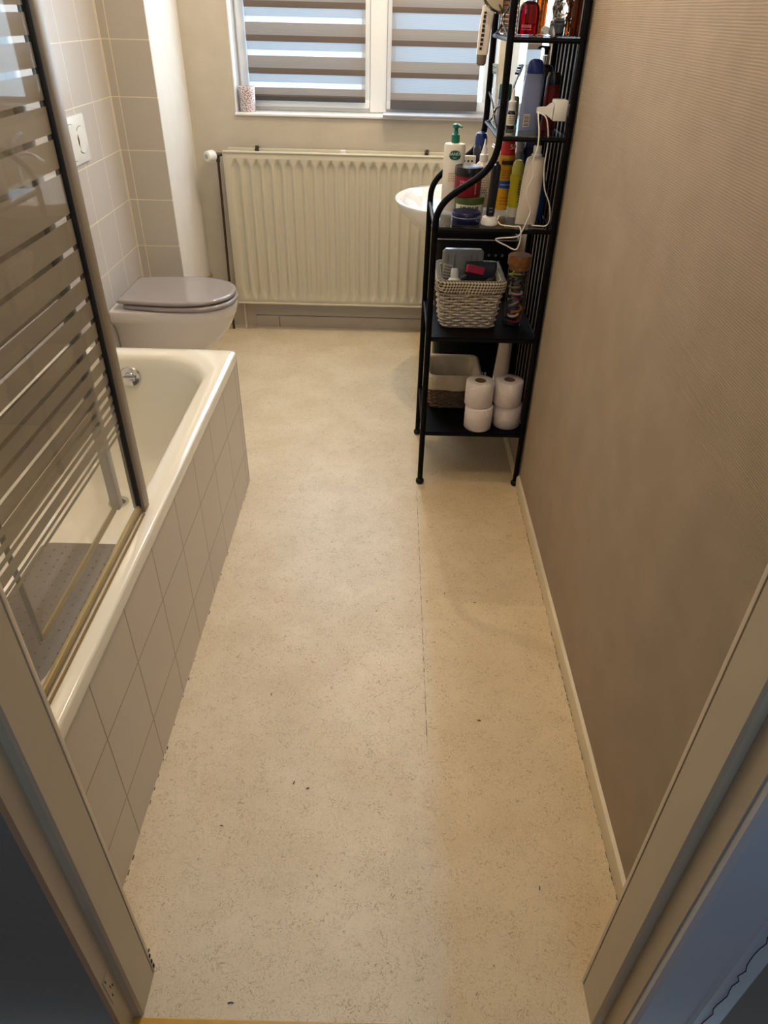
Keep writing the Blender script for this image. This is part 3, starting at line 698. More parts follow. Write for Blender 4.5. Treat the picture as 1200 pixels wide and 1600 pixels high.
b = bm_new(); lathe(b, [(0, -.01), (.022, -.01), (.022, .05), (.018, .06), (0, .06)], (.478, SYC, BZ + .13), 20); tube(b, [(.478, SYC, BZ + .18), (.42, SYC, BZ + .215)], .006, 8); finish('lever', b, M_chrome, fa, True)
b = bm_new(); box(b, XR - .007, XR - .001, 2.92, 3.92, 1.10, 1.84, .001)
tag(finish('wall_mirror', b, mat('mirror_silver', (235, 240, 240), .01, 1), loc=(XR - .004, 3.42, 1.10)), 'frameless wall mirror reflecting the window, seen through the black shelf', 'mirror')

# ------------------------------------------------------------------ black laundry bin below the basin
bn = thing('laundry_bin', 'tall black perforated plastic bin below the wash basin, behind the shelf', 'bin', (.335, 2.93, 0))
b = bm_new()
def binloop(t, d=0, n=8):
    hw = .120 + .046 * t; hd = .07 + .03 * t
    return rrect(.335, 2.93, hw - d, hd - d, .03, .002 + t * .825, n)
loft(b, [binloop(0), binloop(.3), binloop(.85), binloop(.98), binloop(.985, -.006), binloop(1.0, -.007), binloop(1.003, -.002), binloop(1.0, .003), binloop(.3, .004), binloop(.01, .004)])
finish('bin_body', b, M_blackp, bn, True)
b = bm_new()
for k in range(3):
    for i in range(9 - k % 2):
        x = .225 + i * .027 + (k % 2) * .013; y = 2.93 - (.07 + .03 * (.93 - .03 * k)) - .0006; z = .002 + .825 * (.93 - .03 * k)
        lathe(b, [(0, .0012), (.0045, .0012), (.0055, 0)], (x, y, z), 10, M=Matrix.Rotation(PI / 2, 4, 'X'))
finish('perforation', b, mat('grey_hole_rim', (120, 122, 124), .25), bn)

# ------------------------------------------------------------------ black steel shelf
Y0, Y1, XA, XB, XC = 2.360, 2.762, .140, .523, .319
sh = thing('shelf_unit', 'tall black steel shelf unit with glass shelves against the right wall', 'shelf', ((XA + XB) / 2, (Y0 + Y1) / 2, 0))
RP = .0105; HT = 1.74
def curved(y):
    low = [(XA, y, .018), (XA, y, .3), (XA, y, .6), (XA, y, .9), (XA, y, .97)]
    arc = smooth_path([(XA, y, .97), (XA + .004, y, 1.018), (XA + .022, y, 1.055), (XA + .055, y, 1.086), (XA + .095, y, 1.112), (XA + .132, y, 1.138), (XA + .160, y, 1.170), (XA + .175, y, 1.212), (XC, y, 1.262)], 5)
    return low[:-1] + arc + [(XC, y, 1.4), (XC, y, HT)]
for y in (Y0, Y1):
    b = bm_new(); tube(b, curved(y), RP, 12); finish('post', b, M_black, sh, True)
    b = bm_new(); tube(b, [(XB, y, .018), (XB, y, HT)], RP * .98, 12); finish('post', b, M_black, sh, True)
for x in (XA, XB):
    for y in (Y0, Y1):
        b = bm_new(); lathe(b, [(0, 0), (.0125, 0), (.0155, .004), (.0165, .010), (.0155, .016), (.011, .020), (0, .021)], (x, y, 0.0005), 20); finish('foot', b, M_blackp, sh, True)
def shelf(z, xl, kind):
    b = bm_new(); r_ = .0065
    for y in (Y0, Y1): tube(b, [(xl, y, z - .010), (XB, y, z - .010)], r_, 8)
    for x in (xl, XB): tube(b, [(x, Y0, z - .010), (x, Y1, z - .010)], r_, 8)
    f = finish('shelf_rail', b, M_black, sh, True)
    b = bm_new()
    if kind == 'steel':
        x0, x1, y0, y1 = xl + .004, XB - .004, Y0 - .002, Y1 + .002
        box(b, x0, x1, y0, y1, z - .004, z, .001); finish('steel_shelf', b, M_black, f)
    else:
        box(b, xl + .004, XB - .004, Y0 - .004, Y1 + .004, z - .005, z, .001)
        m = thin_glass('smoked_glass', (.55, .56, .56), rough=.04); finish('glass_shelf', b, m, f)
S1, S2, S3, S4, S5 = .235, .615, .985, 1.250, 1.497
shelf(S1, XA, 'steel'); shelf(S2, XA, 'steel'); shelf(S3, XA, 'glass'); shelf(S4, XC, 'glass'); shelf(S5, XC, 'glass'); shelf(1.70, XC, 'glass')
for i in range(6):
    y = Y0 + (Y1 - Y0) * (i + 1) / 7
    b = bm_new(); tube(b, [(XB + .0035, y, S1), (XB + .0035, y, 1.70)], .0046, 6); finish('back_bar', b, M_black, sh, True)
for z in (S4, S5):     # crossed wire brace with a ring between front and rear posts, left side
    b = bm_new(); zc = z + .035
    for s in (1, -1):
        tube(b, smooth_path([(XC, Y0 + .01, zc + s * .045), (XC, (Y0 + Y1) / 2 - .05, zc + s * .020), (XC, (Y0 + Y1) / 2, zc), (XC, (Y0 + Y1) / 2 + .05, zc - s * .020), (XC, Y1 - .01, zc - s * .045)]), .003, 6)
    br = finish('brace', b, M_black, sh, True)
    b = bm_new(); tube(b, [(XC, (Y0 + Y1) / 2 + .012 * math.cos(a * PI / 8), zc + .012 * math.sin(a * PI / 8)) for a in range(16)], .0022, 6, closed=True); finish('brace_ring', b, mat('brass_ring', (190, 170, 130), .3, .8), br, True)

# ------------------------------------------------------------------ toilet rolls
M_paper = mat('toilet_paper', (226, 214, 208), .9); N, Lk, bb = nodes(M_paper)
vv = N.new('ShaderNodeTexWave'); vv.wave_type = 'BANDS'; vv.bands_direction = 'DIAGONAL'; vv.inputs['Scale'].default_value = 55; vv.inputs['Distortion'].default_value = 2.5; Lk.new(objpos(M_paper), vv.inputs['Vector'])
bu = N.new('ShaderNodeBump'); bu.inputs['Strength'].default_value = .35; bu.inputs['Distance'].default_value = .0015; Lk.new(vv.outputs['Fac'], bu.inputs['Height']); Lk.new(bu.outputs[0], bb.inputs['Normal'])
proto = thing('toilet_roll', 'x', 'toilet roll', (0, 0, 0), 'toilet rolls on the bottom shelf')
b = bm_new(); R0 = .053; lathe(b, [(.0215, 0), (R0 - .003, 0), (R0, .003), (R0 + .0004, .05), (R0, .092), (R0 - .004, .0955), (.0215, .096), (.0215, 0)], (0, 0, 0), 40); finish('paper', b, M_paper, proto, True, angle=50)
b = bm_new(); lathe(b, [(.0208, .001), (.0208, .095), (.0196, .095), (.0196, .001), (.0208, .001)], (0, 0, 0), 28); finish('core', b, mat('cardboard_core', (140, 104, 76), .8), proto, True)
rolls = [(.354, 2.412, S1 + .0005, 'white toilet roll on the bottom shelf, lower left of the four'), (.468, 2.438, S1 + .0005, 'white toilet roll on the bottom shelf, lower right next to the post'),
         (.349, 2.416, S1 + .0970, 'white toilet roll on top, upper left of the four'), (.460, 2.430, S1 + .0970, 'white toilet roll on top, upper right next to the post')]
for i, (x, y, z, lb) in enumerate(rolls):
    o = proto if i == 0 else copy_tree(proto)
    o.location = (x, y, z); o['label'] = lb; o.rotation_euler.z = i * 1.3

# ------------------------------------------------------------------ wicker baskets
def wicker(root, cx, cy, z0, hx0, hy0, hx1, hy1, h, rows, m, nst=44, r=.0032, name='woven_body', amp=.0034):
    b = bm_new(); n = nst * 2
    for k in range(rows):
        t = (k + .5) / rows; hx = hx0 + (hx1 - hx0) * t; hy = hy0 + (hy1 - hy0) * t
        P = resample(rrect(cx, cy, hx, hy, .025, z0 + r + t * (h - 2 * r), 5), n); Q = []
        for i, p in enumerate(P):
            d = Vector((p.x - cx, p.y - cy, 0)); ex = Vector((d.x / hx, d.y / hy, 0))
            nn = Vector((math.copysign(1, ex.x) if abs(ex.x) > .93 else 0, math.copysign(1, ex.y) if abs(ex.y) > .93 else 0, 0))
            if nn.length < .1: nn = ex
            nn.normalize(); w = math.cos(PI * (i / 2 + k)) * amp
            Q.append(p + nn * w + Vector((0, 0, .0012 * math.sin(i * .9 + k * 2))))
        tube(b, Q, r, 6, closed=True)
    for i in range(nst):
        pts = []
        for t in (0, .5, 1.0):
            hx = hx0 + (hx1 - hx0) * t; hy = hy0 + (hy1 - hy0) * t
            pts.append(resample(rrect(cx, cy, hx, hy, .025, z0 + .003 + t * (h - .006), 5), nst)[i])
        tube(b, pts, .0022, 5)
    o = finish(name, b, m, root, True)
    b = bm_new(); loft(b, [rrect(cx, cy, hx0 - .002, hy0 - .002, .025, z0 + .0005, 5), rrect(cx, cy, hx0 - .002, hy0 - .002, .025, z0 + .006, 5)]); finish('base', b, m, root)
    return o
def liner(root, cx, cy, hx, hy, hxl, hyl, ztop, drop, inner, m, wav=.002, name='liner'):
    b = bm_new(); n = 72
    def ring(hx_, hy_, z, w=0, dz=0): return [p + Vector((math.sin(i * .9) * w, math.cos(i * .7) * w, math.sin(i * .5) * dz)) for i, p in enumerate(resample(rrect(cx, cy, hx_, hy_, .03, z, 6), n))]
    loft(b, [ring(hxl + .009, hyl + .009, ztop - drop, wav, wav), ring((hx + hxl) / 2 + .0105, (hy + hyl) / 2 + .0105, ztop - drop / 2, wav), ring(hx + .010, hy + .010, ztop - .006, wav * .3), ring(hx + .006, hy + .006, ztop, 0), ring(hx - .002, hy - .002, ztop + .001), ring(hx - .011, hy - .011, ztop - .004), ring(hx - .019, hy - .019, ztop - inner * .5, wav), ring(hx - .030, hy - .030, ztop - inner, wav)], cap0=False, cap1=False)
    return finish(name, b, m, root, True, angle=60)
def gingham():
    m = mat('gingham_cloth', (214, 200, 170), .85); N, Lk, bb = nodes(m); g, s = pos(m)
    outs = []
    for k, ax in enumerate(((0, 1), (2,))):
        src = s.outputs[ax[0]]
        if len(ax) == 2:
            q = N.new('ShaderNodeMath'); Lk.new(s.outputs[0], q.inputs[0]); Lk.new(s.outputs[1], q.inputs[1]); src = q.outputs[0]
        q = N.new('ShaderNodeMath'); q.operation = 'MULTIPLY'; Lk.new(src, q.inputs[0]); q.inputs[1].default_value = 95
        f = N.new('ShaderNodeMath'); f.operation = 'FRACT'; Lk.new(q.outputs[0], f.inputs[0])
        l = N.new('ShaderNodeMath'); l.operation = 'GREATER_THAN'; Lk.new(f.outputs[0], l.inputs[0]); l.inputs[1].default_value = .5; outs.append(l.outputs[0])
    a = N.new('ShaderNodeMath'); Lk.new(outs[0], a.inputs[0]); Lk.new(outs[1], a.inputs[1])
    h = N.new('ShaderNodeMath'); h.operation = 'MULTIPLY'; Lk.new(a.outputs[0], h.inputs[0]); h.inputs[1].default_value = .5
    r = N.new('ShaderNodeValToRGB'); r.color_ramp.elements[0].color = L4((222, 208, 178)); r.color_ramp.elements[1].color = L4((34, 22, 16)); Lk.new(h.outputs[0], r.inputs[0]); Lk.new(r.outputs[0], bb.inputs['Base Color'])
    return m
M_ww = noisy(mat('white_wicker', (206, 192, 170), .6), 90, .1, .0005, .3, .82)
M_bw = noisy(mat('brown_wicker', (112, 84, 54), .6), 90, .1, .0005, .3, .75)
BX, BY = .283, 2.535
wb = thing('wicker_basket', 'white wicker basket with checked cloth liner on the second shelf', 'basket', (BX, BY, S2))
wicker(wb, BX, BY, S2 + .001, .096, .085, .112, .118, .160, 14, M_ww, 30, .0040, amp=.0050)
liner(wb, BX, BY, .112, .122, .109, .113, S2 + .182, .045, .10, gingham())
b = bm_new()
for s in (-1,):      # cloth tie hanging at the left
    for k in range(3): tube(b, smooth_path([(BX - .124, BY - .09 + k * .01, S2 + .15), (BX - .131 - k * .002, BY - .095 + k * .008, S2 + .12), (BX - .127, BY - .10 + k * .012, S2 + .085 + k * .01)]), .003, 5)
finish('tie', b, gingham(), wb, True)
# contents of the white basket
GB = 'things in the checked basket'
zt = S2 + .15
b = bm_new(); loft(b, [rrect(BX - .02, BY + .070, .075, .012, .010, z, 4) for z in (zt - .06, zt + .078)] + [rrect(BX - .02, BY + .070, .066, .010, .010, zt + .088, 4)])
o = tag(finish('plastic_box', b, fabric('frosted_plastic', (168, 164, 156), .3, .15, 1), loc=(BX - .02, BY + .07, zt - .06), smooth=True), 'translucent grey plastic box standing at the back of the checked basket', 'box', GB)
for x in (-.055, -.03, .03, .05):
    b = bm_new(); box(b, BX - .02 + x - .0015, BX - .02 + x + .0015, BY + .0565, BY + .0585, zt - .02, zt + .07, .0004); finish('rib', b, mat('grey_rib', (110, 106, 100), .4), o)
t = thing('cream_bottle', 'small white bottle with a rounded cap in the checked basket', 'bottle', (BX - .058, BY - .055, zt - .05), GB)
Mt = Matrix.Rotation(math.radians(-12), 4, 'X')
b = bm_new(); lathe(b, [(0, -.06), (.021, -.06), (.022, .0), (.023, .004), (.018, .010), (.014, .012)], (BX - .056, BY - .05, zt + .008), 24, M=Mt); finish('bottle_body', b, M_white, t, True)
b = bm_new(); lathe(b, [(.0145, .012), (.0135, .038), (.011, .043), (0, .044)], (BX - .056, BY - .05, zt + .008), 24, M=Mt); finish('cap', b, M_white, t, True)
b = bm_new(); box(b, BX - .016, BX + .046, BY - .036, BY - .012, zt + .008, zt + .034, .002)
o = finish('medicine_box', b, mat('magenta_card', (196, 20, 78), .45), loc=(BX + .015, BY - .024, zt + .008)); o.rotation_euler = (-.35, .22, .08); o.location.z += .02
tag(o, 'bright pink carton lying on top in the checked basket', 'box', GB)
b = bm_new(); text_lines(b, (BX + .015, BY - .024, zt + .034), .045, .014, 2, up=(0, 1, 0), normal=(0, 0, 1), t=.0006); finish('print', b, mat('pale_print', (235, 200, 210), .5), o)
b = bm_new(); box(b, BX - .105, BX - .068, BY - .002, BY + .004, zt - .05, zt + .050, .001); o = finish('paper_leaflet', b, mat('leaflet', (196, 186, 170), .7), loc=(BX - .087, BY, zt - .05)); o.rotation_euler = (-.3, .25, .3)
tag(o, 'pale printed leaflet leaning at the left inside the checked basket', 'leaflet', GB)
b = bm_new(); text_lines(b, (BX - .087, BY - .002, zt + .01), .03, .07, 7, t=.0006); finish('print', b, mat('dark_print', (60, 56, 52), .6), o)
b = bm_new(); loft(b, [[p + Vector((0, .006 * math.sin(p.x * 60), .004 * math.sin(p.x * 90))) for p in rrect(BX + .045, BY + .045, hx_, hy_, .010, z, 5)] for hx_, hy_, z in ((.05, .010, zt - .06), (.056, .018, zt - .01), (.058, .012, zt + .040), (.056, .004, zt + .052))])
tag(finish('toiletry_pouch', b, mat('dark_pouch', (40, 42, 40), .5), loc=(BX + .045, BY + .045, zt - .06), smooth=True), 'dark soft pouch at the back right of the checked basket', 'pouch', GB)
for k, (x, y, c, lb) in enumerate(((.03, -.075, (38, 52, 44), 'dark green tube half buried in the checked basket'), (.085, .0, (30, 30, 34), 'black tube at the right side inside the checked basket'), (-.02, .01, (34, 40, 48), 'dark blue tube in the middle of the checked basket'))):
    b = bm_new(); tube(b, [(BX + x - .03, BY + y, zt - .02), (BX + x - .01, BY + y + .003, zt - .005), (BX + x + .014, BY + y + .006, zt + .004)], [.013, .014, .010], 14)
    tag(finish('cosmetic_tube', b, mat('tube_col_%s' % 'abc'[k], c, .35), loc=(BX + x, BY + y, zt - .02), smooth=True), lb, 'tube', GB)

BX2, BY2 = .262, 2.645
wb = thing('wicker_basket', 'brown wicker basket with plain cloth liner on the bottom shelf', 'basket', (BX2, BY2, S1))
wicker(wb, BX2, BY2, S1 + .001, .090, .090, .102, .103, .110, 12, M_bw, 34, .0032, amp=.0042)
liner(wb, BX2, BY2, .104, .105, .100, .101, S1 + .150, .060, .130, noisy(mat('cream_linen', (196, 178, 146), .85), 30, .1, .001, .3, .9), .0025)
b = bm_new()
for dx in (0, .012): box(b, BX2 + .115 + dx, BX2 + .123 + dx, BY2 - .03, BY2 - .027, S1 + .105, S1 + .135, .001)
finish('ribbon', b, M_white, wb)

# ------------------------------------------------------------------ cork jar with hair ties
JX, JY, JZ = .452, 2.505, S2
jr = thing('glass_jar', 'tall glass jar with a cork lid beside the checked basket', 'jar', (JX, JY, JZ))
b = bm_new(); lathe(b, [(0, .0006), (.034, .0006), (.036, .004), (.036, .215), (.0345, .215), (.0345, .006), (0, .006)], (JX, JY, JZ), 32); finish('jar_glass', b, thin_glass('clear_glass'), jr, True)
b = bm_new(); lathe(b, [(0, .200), (.033, .200), (.0335, .2155), (.0395, .2165), (.0405, .220), (.0405, .246), (.0385, .249), (0, .249)], (JX, JY, JZ), 32); finish('cork_lid', b, noisy(mat('cork', (168, 112, 52), .8), 60, .1, .002, .5, .65), jr, True)
tc = [(150, 30, 34), (26, 26, 30), (214, 200, 188), (120, 66, 40), (40, 66, 92), (200, 96, 40), (60, 92, 60), (170, 160, 150), (96, 30, 60), (20, 20, 24), (190, 150, 130), (30, 28, 30), (140, 120, 60), (22, 22, 26), (90, 34, 30), (50, 60, 70), (20, 20, 22), (200, 190, 60)]
tn = ['red', 'black', 'cream', 'brown', 'blue', 'orange', 'green', 'grey', 'plum', 'black', 'tan', 'black', 'olive', 'black', 'dark red', 'slate', 'black', 'yellow']
for k, c in enumerate(tc):
    lay = k // 2; z = JZ + .020 + lay * .020; a = k * 2.4; x = JX + .007 * math.cos(a); y = JY + .007 * math.sin(a)
    Mr = Matrix.Rotation(a, 4, 'Z') @ Matrix.Rotation(.30 + .2 * math.sin(k * 3), 4, 'X'); b = bm_new(); rr_ = .0215
    tube(b, [Vector((x, y, z)) + Mr @ Vector((rr_ * math.cos(i * PI / 10), rr_ * math.sin(i * PI / 10) * .8, 0)) for i in range(20)], .0042, 6, closed=True)
    tag(finish('hair_tie', b, mat('hair_tie_%d_col' % k, c, .7), loc=(x, y, z), smooth=True), '%s elastic hair tie inside the cork jar' % tn[k] if tn.count(tn[k]) == 1 else 'black elastic hair tie inside the cork jar', 'hair tie', 'hair ties in the cork jar')

# ------------------------------------------------------------------ third shelf: bottles and jars
G3 = 'bottles and jars on the third shelf'
Z3 = S3 + .0006
def TH(name, label, cat, x, y, z, g=G3): return thing(name, label, cat, (x, y, z), g)
def lay(root, name, prof, x, y, z, m, n=32, **k):
    b = bm_new(); lathe(b, prof, (x, y, z), n, **k); return finish(name, b, m, root, True)
# pump bottle
x, y = .205, 2.60
t = TH('pump_bottle', 'white pump bottle with a green pump and green oval label', 'pump bottle', x, y, Z3)
lay(t, 'bottle_body', [(0, 0), (.033, 0), (.0355, .004), (.0355, .200), (.033, .206), (.012, .209), (.012, .212), (0, .212)], x, y, Z3, mat('white_bottle_plastic', (232, 226, 214), .35), sy=.75)
G_ = mat('green_pump_plastic', (12, 110, 92), .35)
b = bm_new(); lathe(b, [(0, .209), (.0135, .209), (.0135, .232), (.008, .236), (.006, .246), (.006, .250), (.011, .253), (.0115, .262), (.007, .265), (0, .265)], (x, y, Z3), 24)
tube(b, [(x, y, Z3 + .258), (x + .010, y - .010, Z3 + .259), (x + .018, y - .018, Z3 + .256)], [.0055, .0045, .0035], 8); finish('pump', b, G_, t, True)
b = bm_new(); prev = None
for i in range(21):
    u = -.0195 + .039 * i / 20; q = abs(u / .0195); hh = .0158 * max(0.02, 1 - q ** 2.6) ** .5; dz = -.002 * q * q
    X_ = x + u * .98; Yy = y - .0266 * math.sqrt(max(0, 1 - (u / .0355) ** 2)) - .0012
    cur = (b.verts.new((X_, Yy, Z3 + .176 - hh * .95 + dz)), b.verts.new((X_, Yy, Z3 + .176 + hh * .85 + dz)))
    if prev: b.faces.new((prev[0], cur[0], cur[1], prev[1]))
    prev = cur
lb_ = finish('label', b, mat('dark_green_label', (10, 84, 66), .45), t)
add_text('SANEX', .0125, (x, y - .0284, Z3 + .178), (1, 0, 0), (0, 0, 1), mat('white_print', (225, 235, 228), .5), lb_, radius=.05)
add_text('zero', .006, (x, y - .0284, Z3 + .1675), (1, 0, 0), (0, 0, 1), MATS['white_print'], lb_, radius=.05)
b = bm_new(); text_lines(b, (x, y - .0270, Z3 + .108), .036, .030, 4); finish('print', b, mat('pale_gold_print', (196, 160, 90), .5), t)
# navy tin
x, y = .243, 2.425
t = TH('cream_tin', 'flat round navy blue tin at the front of the third shelf', 'tin', x, y, Z3)
Nv = mat('navy_tin_lacquer', (16, 22, 66), .25)
lay(t, 'tin_body', [(0, 0), (.045, 0), (.047, .003), (.047, .020), (0, .020)], x, y, Z3, Nv)
lay(t, 'seam_line', [(.0476, .0200), (.0480, .0208), (.0476, .0216), (.040, .0216)], x, y, Z3, mat('silver_line', (190, 196, 206), .3, .5))
lay(t, 'lid', [(.0474, .0212), (.0474, .032), (.045, .035), (0, .0355)], x, y, Z3, Nv)
# green jar with red jar on top
x, y = .262, 2.545
t = TH('cream_jar', 'wide green jar with white label under the red jar', 'jar', x, y, Z3)
Gr = mat('moss_green_plastic', (66, 82, 34), .4)
lay(t, 'jar_body', [(0, 0), (.047, 0), (.049, .003), (.049, .040), (0, .040)], x, y, Z3, Gr)
lay(t, 'lid', [(0, .0405), (.051, .0405), (.051, .058), (.049, .060), (0, .060)], x, y, Z3, mat('dark_moss_lid', (74, 88, 36), .35))
b = bm_new(); band(b, (x, y, Z3), .049, .006, .037, -PI * .88, -PI * .12); lb_ = finish('label', b, mat('white_label', (214, 208, 190), .6), t)
b = bm_new(); text_lines(b, (x, y - .0496, Z3 + .028), .07, .012, 1, thick=.8, radius=.0496); finish('print', b, mat('olive_print', (90, 96, 60), .6), lb_)
x, y, z = .252, 2.538, Z3 + .0605
t = TH('scrub_jar', 'dark red jar with a black lid stacked on the green jar', 'jar', x, y, z)
Rd = mat('dark_red_label', (128, 14, 34), .35)
lay(t, 'jar_body', [(0, 0), (.043, 0), (.045, .003), (.045, .063), (0, .063)], x, y, z, Rd)
lay(t, 'lid', [(0, .0635), (.0468, .0635), (.0468, .087), (.0455, .089), (.043, .0875), (0, .0865)], x, y, z, mat('black_lid', (22, 16, 18), .25))
b = bm_new(); text_lines(b, (x - .006, y - .0453, z + .044), .052, .018, 2, thick=.7, radius=.0455); finish('print', b, mat('pink_print', (196, 110, 120), .5), t)
b = bm_new(); text_lines(b, (x + .022, y - .0400, z + .030), .006, .042, 7, thick=.6); finish('print', b, MATS['pink_print'], t)
# toothbrush charger + handle
x, y = .318, 2.405
t = TH('toothbrush_charger', 'round white electric toothbrush charger at the shelf front edge', 'charger', x, y, Z3)
lay(t, 'charger_base', [(0, 0), (.026, 0), (.028, .003), (.0265, .016), (.021, .024), (.012, .026), (0, .026)], x, y, Z3, M_white, sy=1.1)
z = Z3 + .0265
t = TH('electric_toothbrush', 'dark blue electric toothbrush handle standing on its white charger', 'toothbrush', x, y, z)
Mh = Matrix.Rotation(math.radians(2.5), 4, 'Y')
lay(t, 'handle', [(0, .0002), (.0125, .001), (.0135, .010), (.0145, .060), (.0150, .10), (.0145, .142), (.0125, .150), (.006, .154), (.005, .160), (0, .160)], x, y, z, mat('midnight_plastic', (6, 7, 18), .35), M=Mh)
b = bm_new(); box(b, x - .0055, x + .0055, y - .0148, y - .0135, z + .014, z + .017, .0005); box(b, x - .0055, x + .0055, y - .0148, y - .0135, z + .024, z + .027, .0005); finish('indicator', b, mat('indicator', (120, 130, 140), .3), t)
# nozzle bottle
x, y = .312, 2.665
t = TH('nozzle_bottle', 'white squeeze bottle with a pointed nozzle behind the toothbrush', 'bottle', x, y, Z3)
lay(t, 'bottle_body', [(0, 0), (.031, 0), (.033, .004), (.033, .115), (.029, .130), (.018, .142), (.013, .146), (0, .146)], x, y, Z3, mat('cream_plastic', (216, 206, 192), .4), sy=.8)
lay(t, 'nozzle', [(0, .146), (.0145, .146), (.0145, .166), (.011, .168), (.008, .180), (.0035, .200), (.002, .213), (0, .213)], x, y, Z3, M_white)
b = bm_new(); text_lines(b, (x, y - .0272, Z3 + .07), .042, .08, 10); finish('print', b, mat('faint_print', (120, 112, 100), .6), t)
# sunscreen
x, y = .388, 2.635
t = TH('sunscreen_spray', 'yellow sunscreen spray with a red cap marked +50', 'spray bottle', x, y, Z3)
Yl = mat('sunscreen_yellow', (214, 158, 20), .35)
lay(t, 'bottle_body', [(0, 0), (.0255, 0), (.0265, .004), (.0265, .120), (.024, .135), (.026, .150), (.028, .158), (.025, .172), (0, .172)], x, y, Z3, Yl)
lay(t, 'cap', [(0, .1725), (.0255, .1725), (.0235, .195), (.020, .222), (.016, .226), (0, .226)], x, y, Z3, mat('red_cap', (206, 28, 16), .3))
add_text('+50', .022, (x + .007, y - .0232, Z3 + .198), (1, 0, 0), (0, .08, 1), mat('white_print', (225, 235, 228), .5), t, radius=.024)
b = bm_new(); band(b, (x, y, Z3), .0265, .070, .094, -PI, 0); lb_ = finish('blue_band', b, mat('sun_blue', (30, 84, 160), .4), t)
b = bm_new(); text_lines(b, (x, y - .0274, Z3 + .082), .036, .010, 1, radius=.0274, t=.0004); finish('print', b, mat('light_blue_print', (150, 190, 225), .5), lb_)
b = bm_new(); band(b, (x, y, Z3), .0272, .144, .160, -PI * .75, -PI * .25); finish('emblem', b, mat('dark_brown_print', (54, 30, 10), .5), t)
b = bm_new(); text_lines(b, (x, y - .0265, Z3 + .115), .036, .030, 4, radius=.0265); finish('print', b, mat('orange_print', (168, 74, 12), .5), t)
b = bm_new(); text_lines(b, (x, y - .0265, Z3 + .03), .03, .03, 3, radius=.0265); finish('print', b, mat('orange_print', (168, 74, 12), .5), t)
# mist bottle (grey, clear)
x, y = .435, 2.680
t = TH('mist_bottle', 'slim pale grey mist bottle between the sunscreen and the yellow deodorant', 'bottle', x, y, Z3)
lay(t, 'bottle_body', [(0, 0), (.0165, 0), (.018, .003), (.018, .165), (.013, .178), (0, .178)], x, y, Z3, mat('pale_grey_plastic', (138, 146, 146), .25))
lay(t, 'cap', [(0, .1785), (.014, .1785), (.014, .208), (.011, .214), (0, .214)], x, y, Z3, mat('clear_grey_cap', (176, 184, 190), .15))
b = bm_new(); text_lines(b, (x, y - .018, Z3 + .10), .024, .09, 9, radius=.018); finish('print', b, mat('dark_print', (60, 56, 52), .6), t)
# navy bottle
x, y = .478, 2.690
t = TH('shampoo_bottle', 'dark navy shampoo bottle at the back below the fourth shelf', 'bottle', x, y, Z3)
lay(t, 'bottle_body', [(0, 0), (.030, 0), (.032, .004), (.032, .180), (.028, .190), (0, .190)], x, y, Z3, mat('navy_plastic', (30, 32, 74), .35), sy=.7)
lay(t, 'cap', [(0, .1905), (.027, .1905), (.026, .214), (.022, .218), (0, .218)], x, y, Z3, mat('navy_cap', (58, 66, 120), .3), sy=.7)
# yellow roll-on
x, y = .412, 2.530
t = TH('deodorant', 'yellow deodorant with a domed translucent cap and white base', 'deodorant', x, y, Z3)
lay(t, 'base', [(0, 0), (.022, 0), (.023, .003), (.023, .030), (0, .030)], x, y, Z3, mat('clear_white_base', (214, 208, 196), .25))
lay(t, 'body', [(0, .0305), (.0215, .0305), (.0225, .06), (.0205, .09), (.0215, .118), (.0225, .122), (.0225, .127), (0, .127)], x, y, Z3, mat('lemon_body', (206, 186, 20), .35))
lay(t, 'cap', [(0, .1275), (.0195, .1275), (.0195, .148), (.017, .163), (.011, .172), (0, .175)], x, y, Z3, mat('lemon_cap', (190, 180, 70), .2))
b = bm_new(); text_lines(b, (x + .008, y - .0205, Z3 + .080), .008, .07, 9, thick=.6); finish('print', b, mat('dark_print', (60, 56, 52), .6), t)
# white tube standing, slightly leaning
x, y = .442, 2.425
t = TH('lotion_tube', 'large blank white lotion tube standing behind the charger cable', 'tube', x, y, Z3)
b = bm_new(); LL = []
for z, hx_, hy_, dx in ((0, .033, .010, -.004), (.01, .0335, .012, -.003), (.06, .033, .019, 0), (.13, .032, .023, .002), (.185, .030, .025, .005), (.196, .027, .023, .0055), (.200, .018, .018, .006)):
    LL.append([Vector((x + dx + hx_ * math.cos(a * PI / 16), y + hy_ * math.sin(a * PI / 16), Z3 + z)) for a in range(32)])
loft(b, LL); finish('tube_body', b, mat('white_tube_plastic', (226, 214, 200), .4), t, True, angle=60)
lay(t, 'neck', [(0, .2005), (.0165, .2005), (.0165, .206), (.0125, .208), (.0125, .228), (.0115, .230), (0, .230)], x + .006, y, Z3, M_white)
# blue bottle and dark items at right
x, y = .493, 2.520
t = TH('mouthwash_bottle', 'blue bottle behind the white tube, close to the wall bars', 'bottle', x, y, Z3)
lay(t, 'bottle_body', [(0, 0), (.018, 0), (.019, .003), (.019, .105), (.012, .118), (0, .118)], x, y, Z3, mat('petrol_blue', (18, 60, 104), .25))
lay(t, 'cap', [(0, .1185), (.0115, .1185), (.0115, .138), (0, .139)], x, y, Z3, mat('steel_blue_cap', (40, 90, 130), .3))
x, y = .497, 2.595
t = TH('razor_stand', 'black shaver standing against the wall bars on the third shelf', 'shaver', x, y, Z3)
lay(t, 'grip', [(0, 0), (.015, 0), (.016, .01), (.013, .09), (.014, .12), (0, .122)], x, y, Z3, M_blackp)
lay(t, 'head', [(0, .1225), (.016, .1225), (.018, .140), (.014, .150), (0, .151)], x, y, Z3, mat('dark_metal', (70, 74, 78), .3, .8))
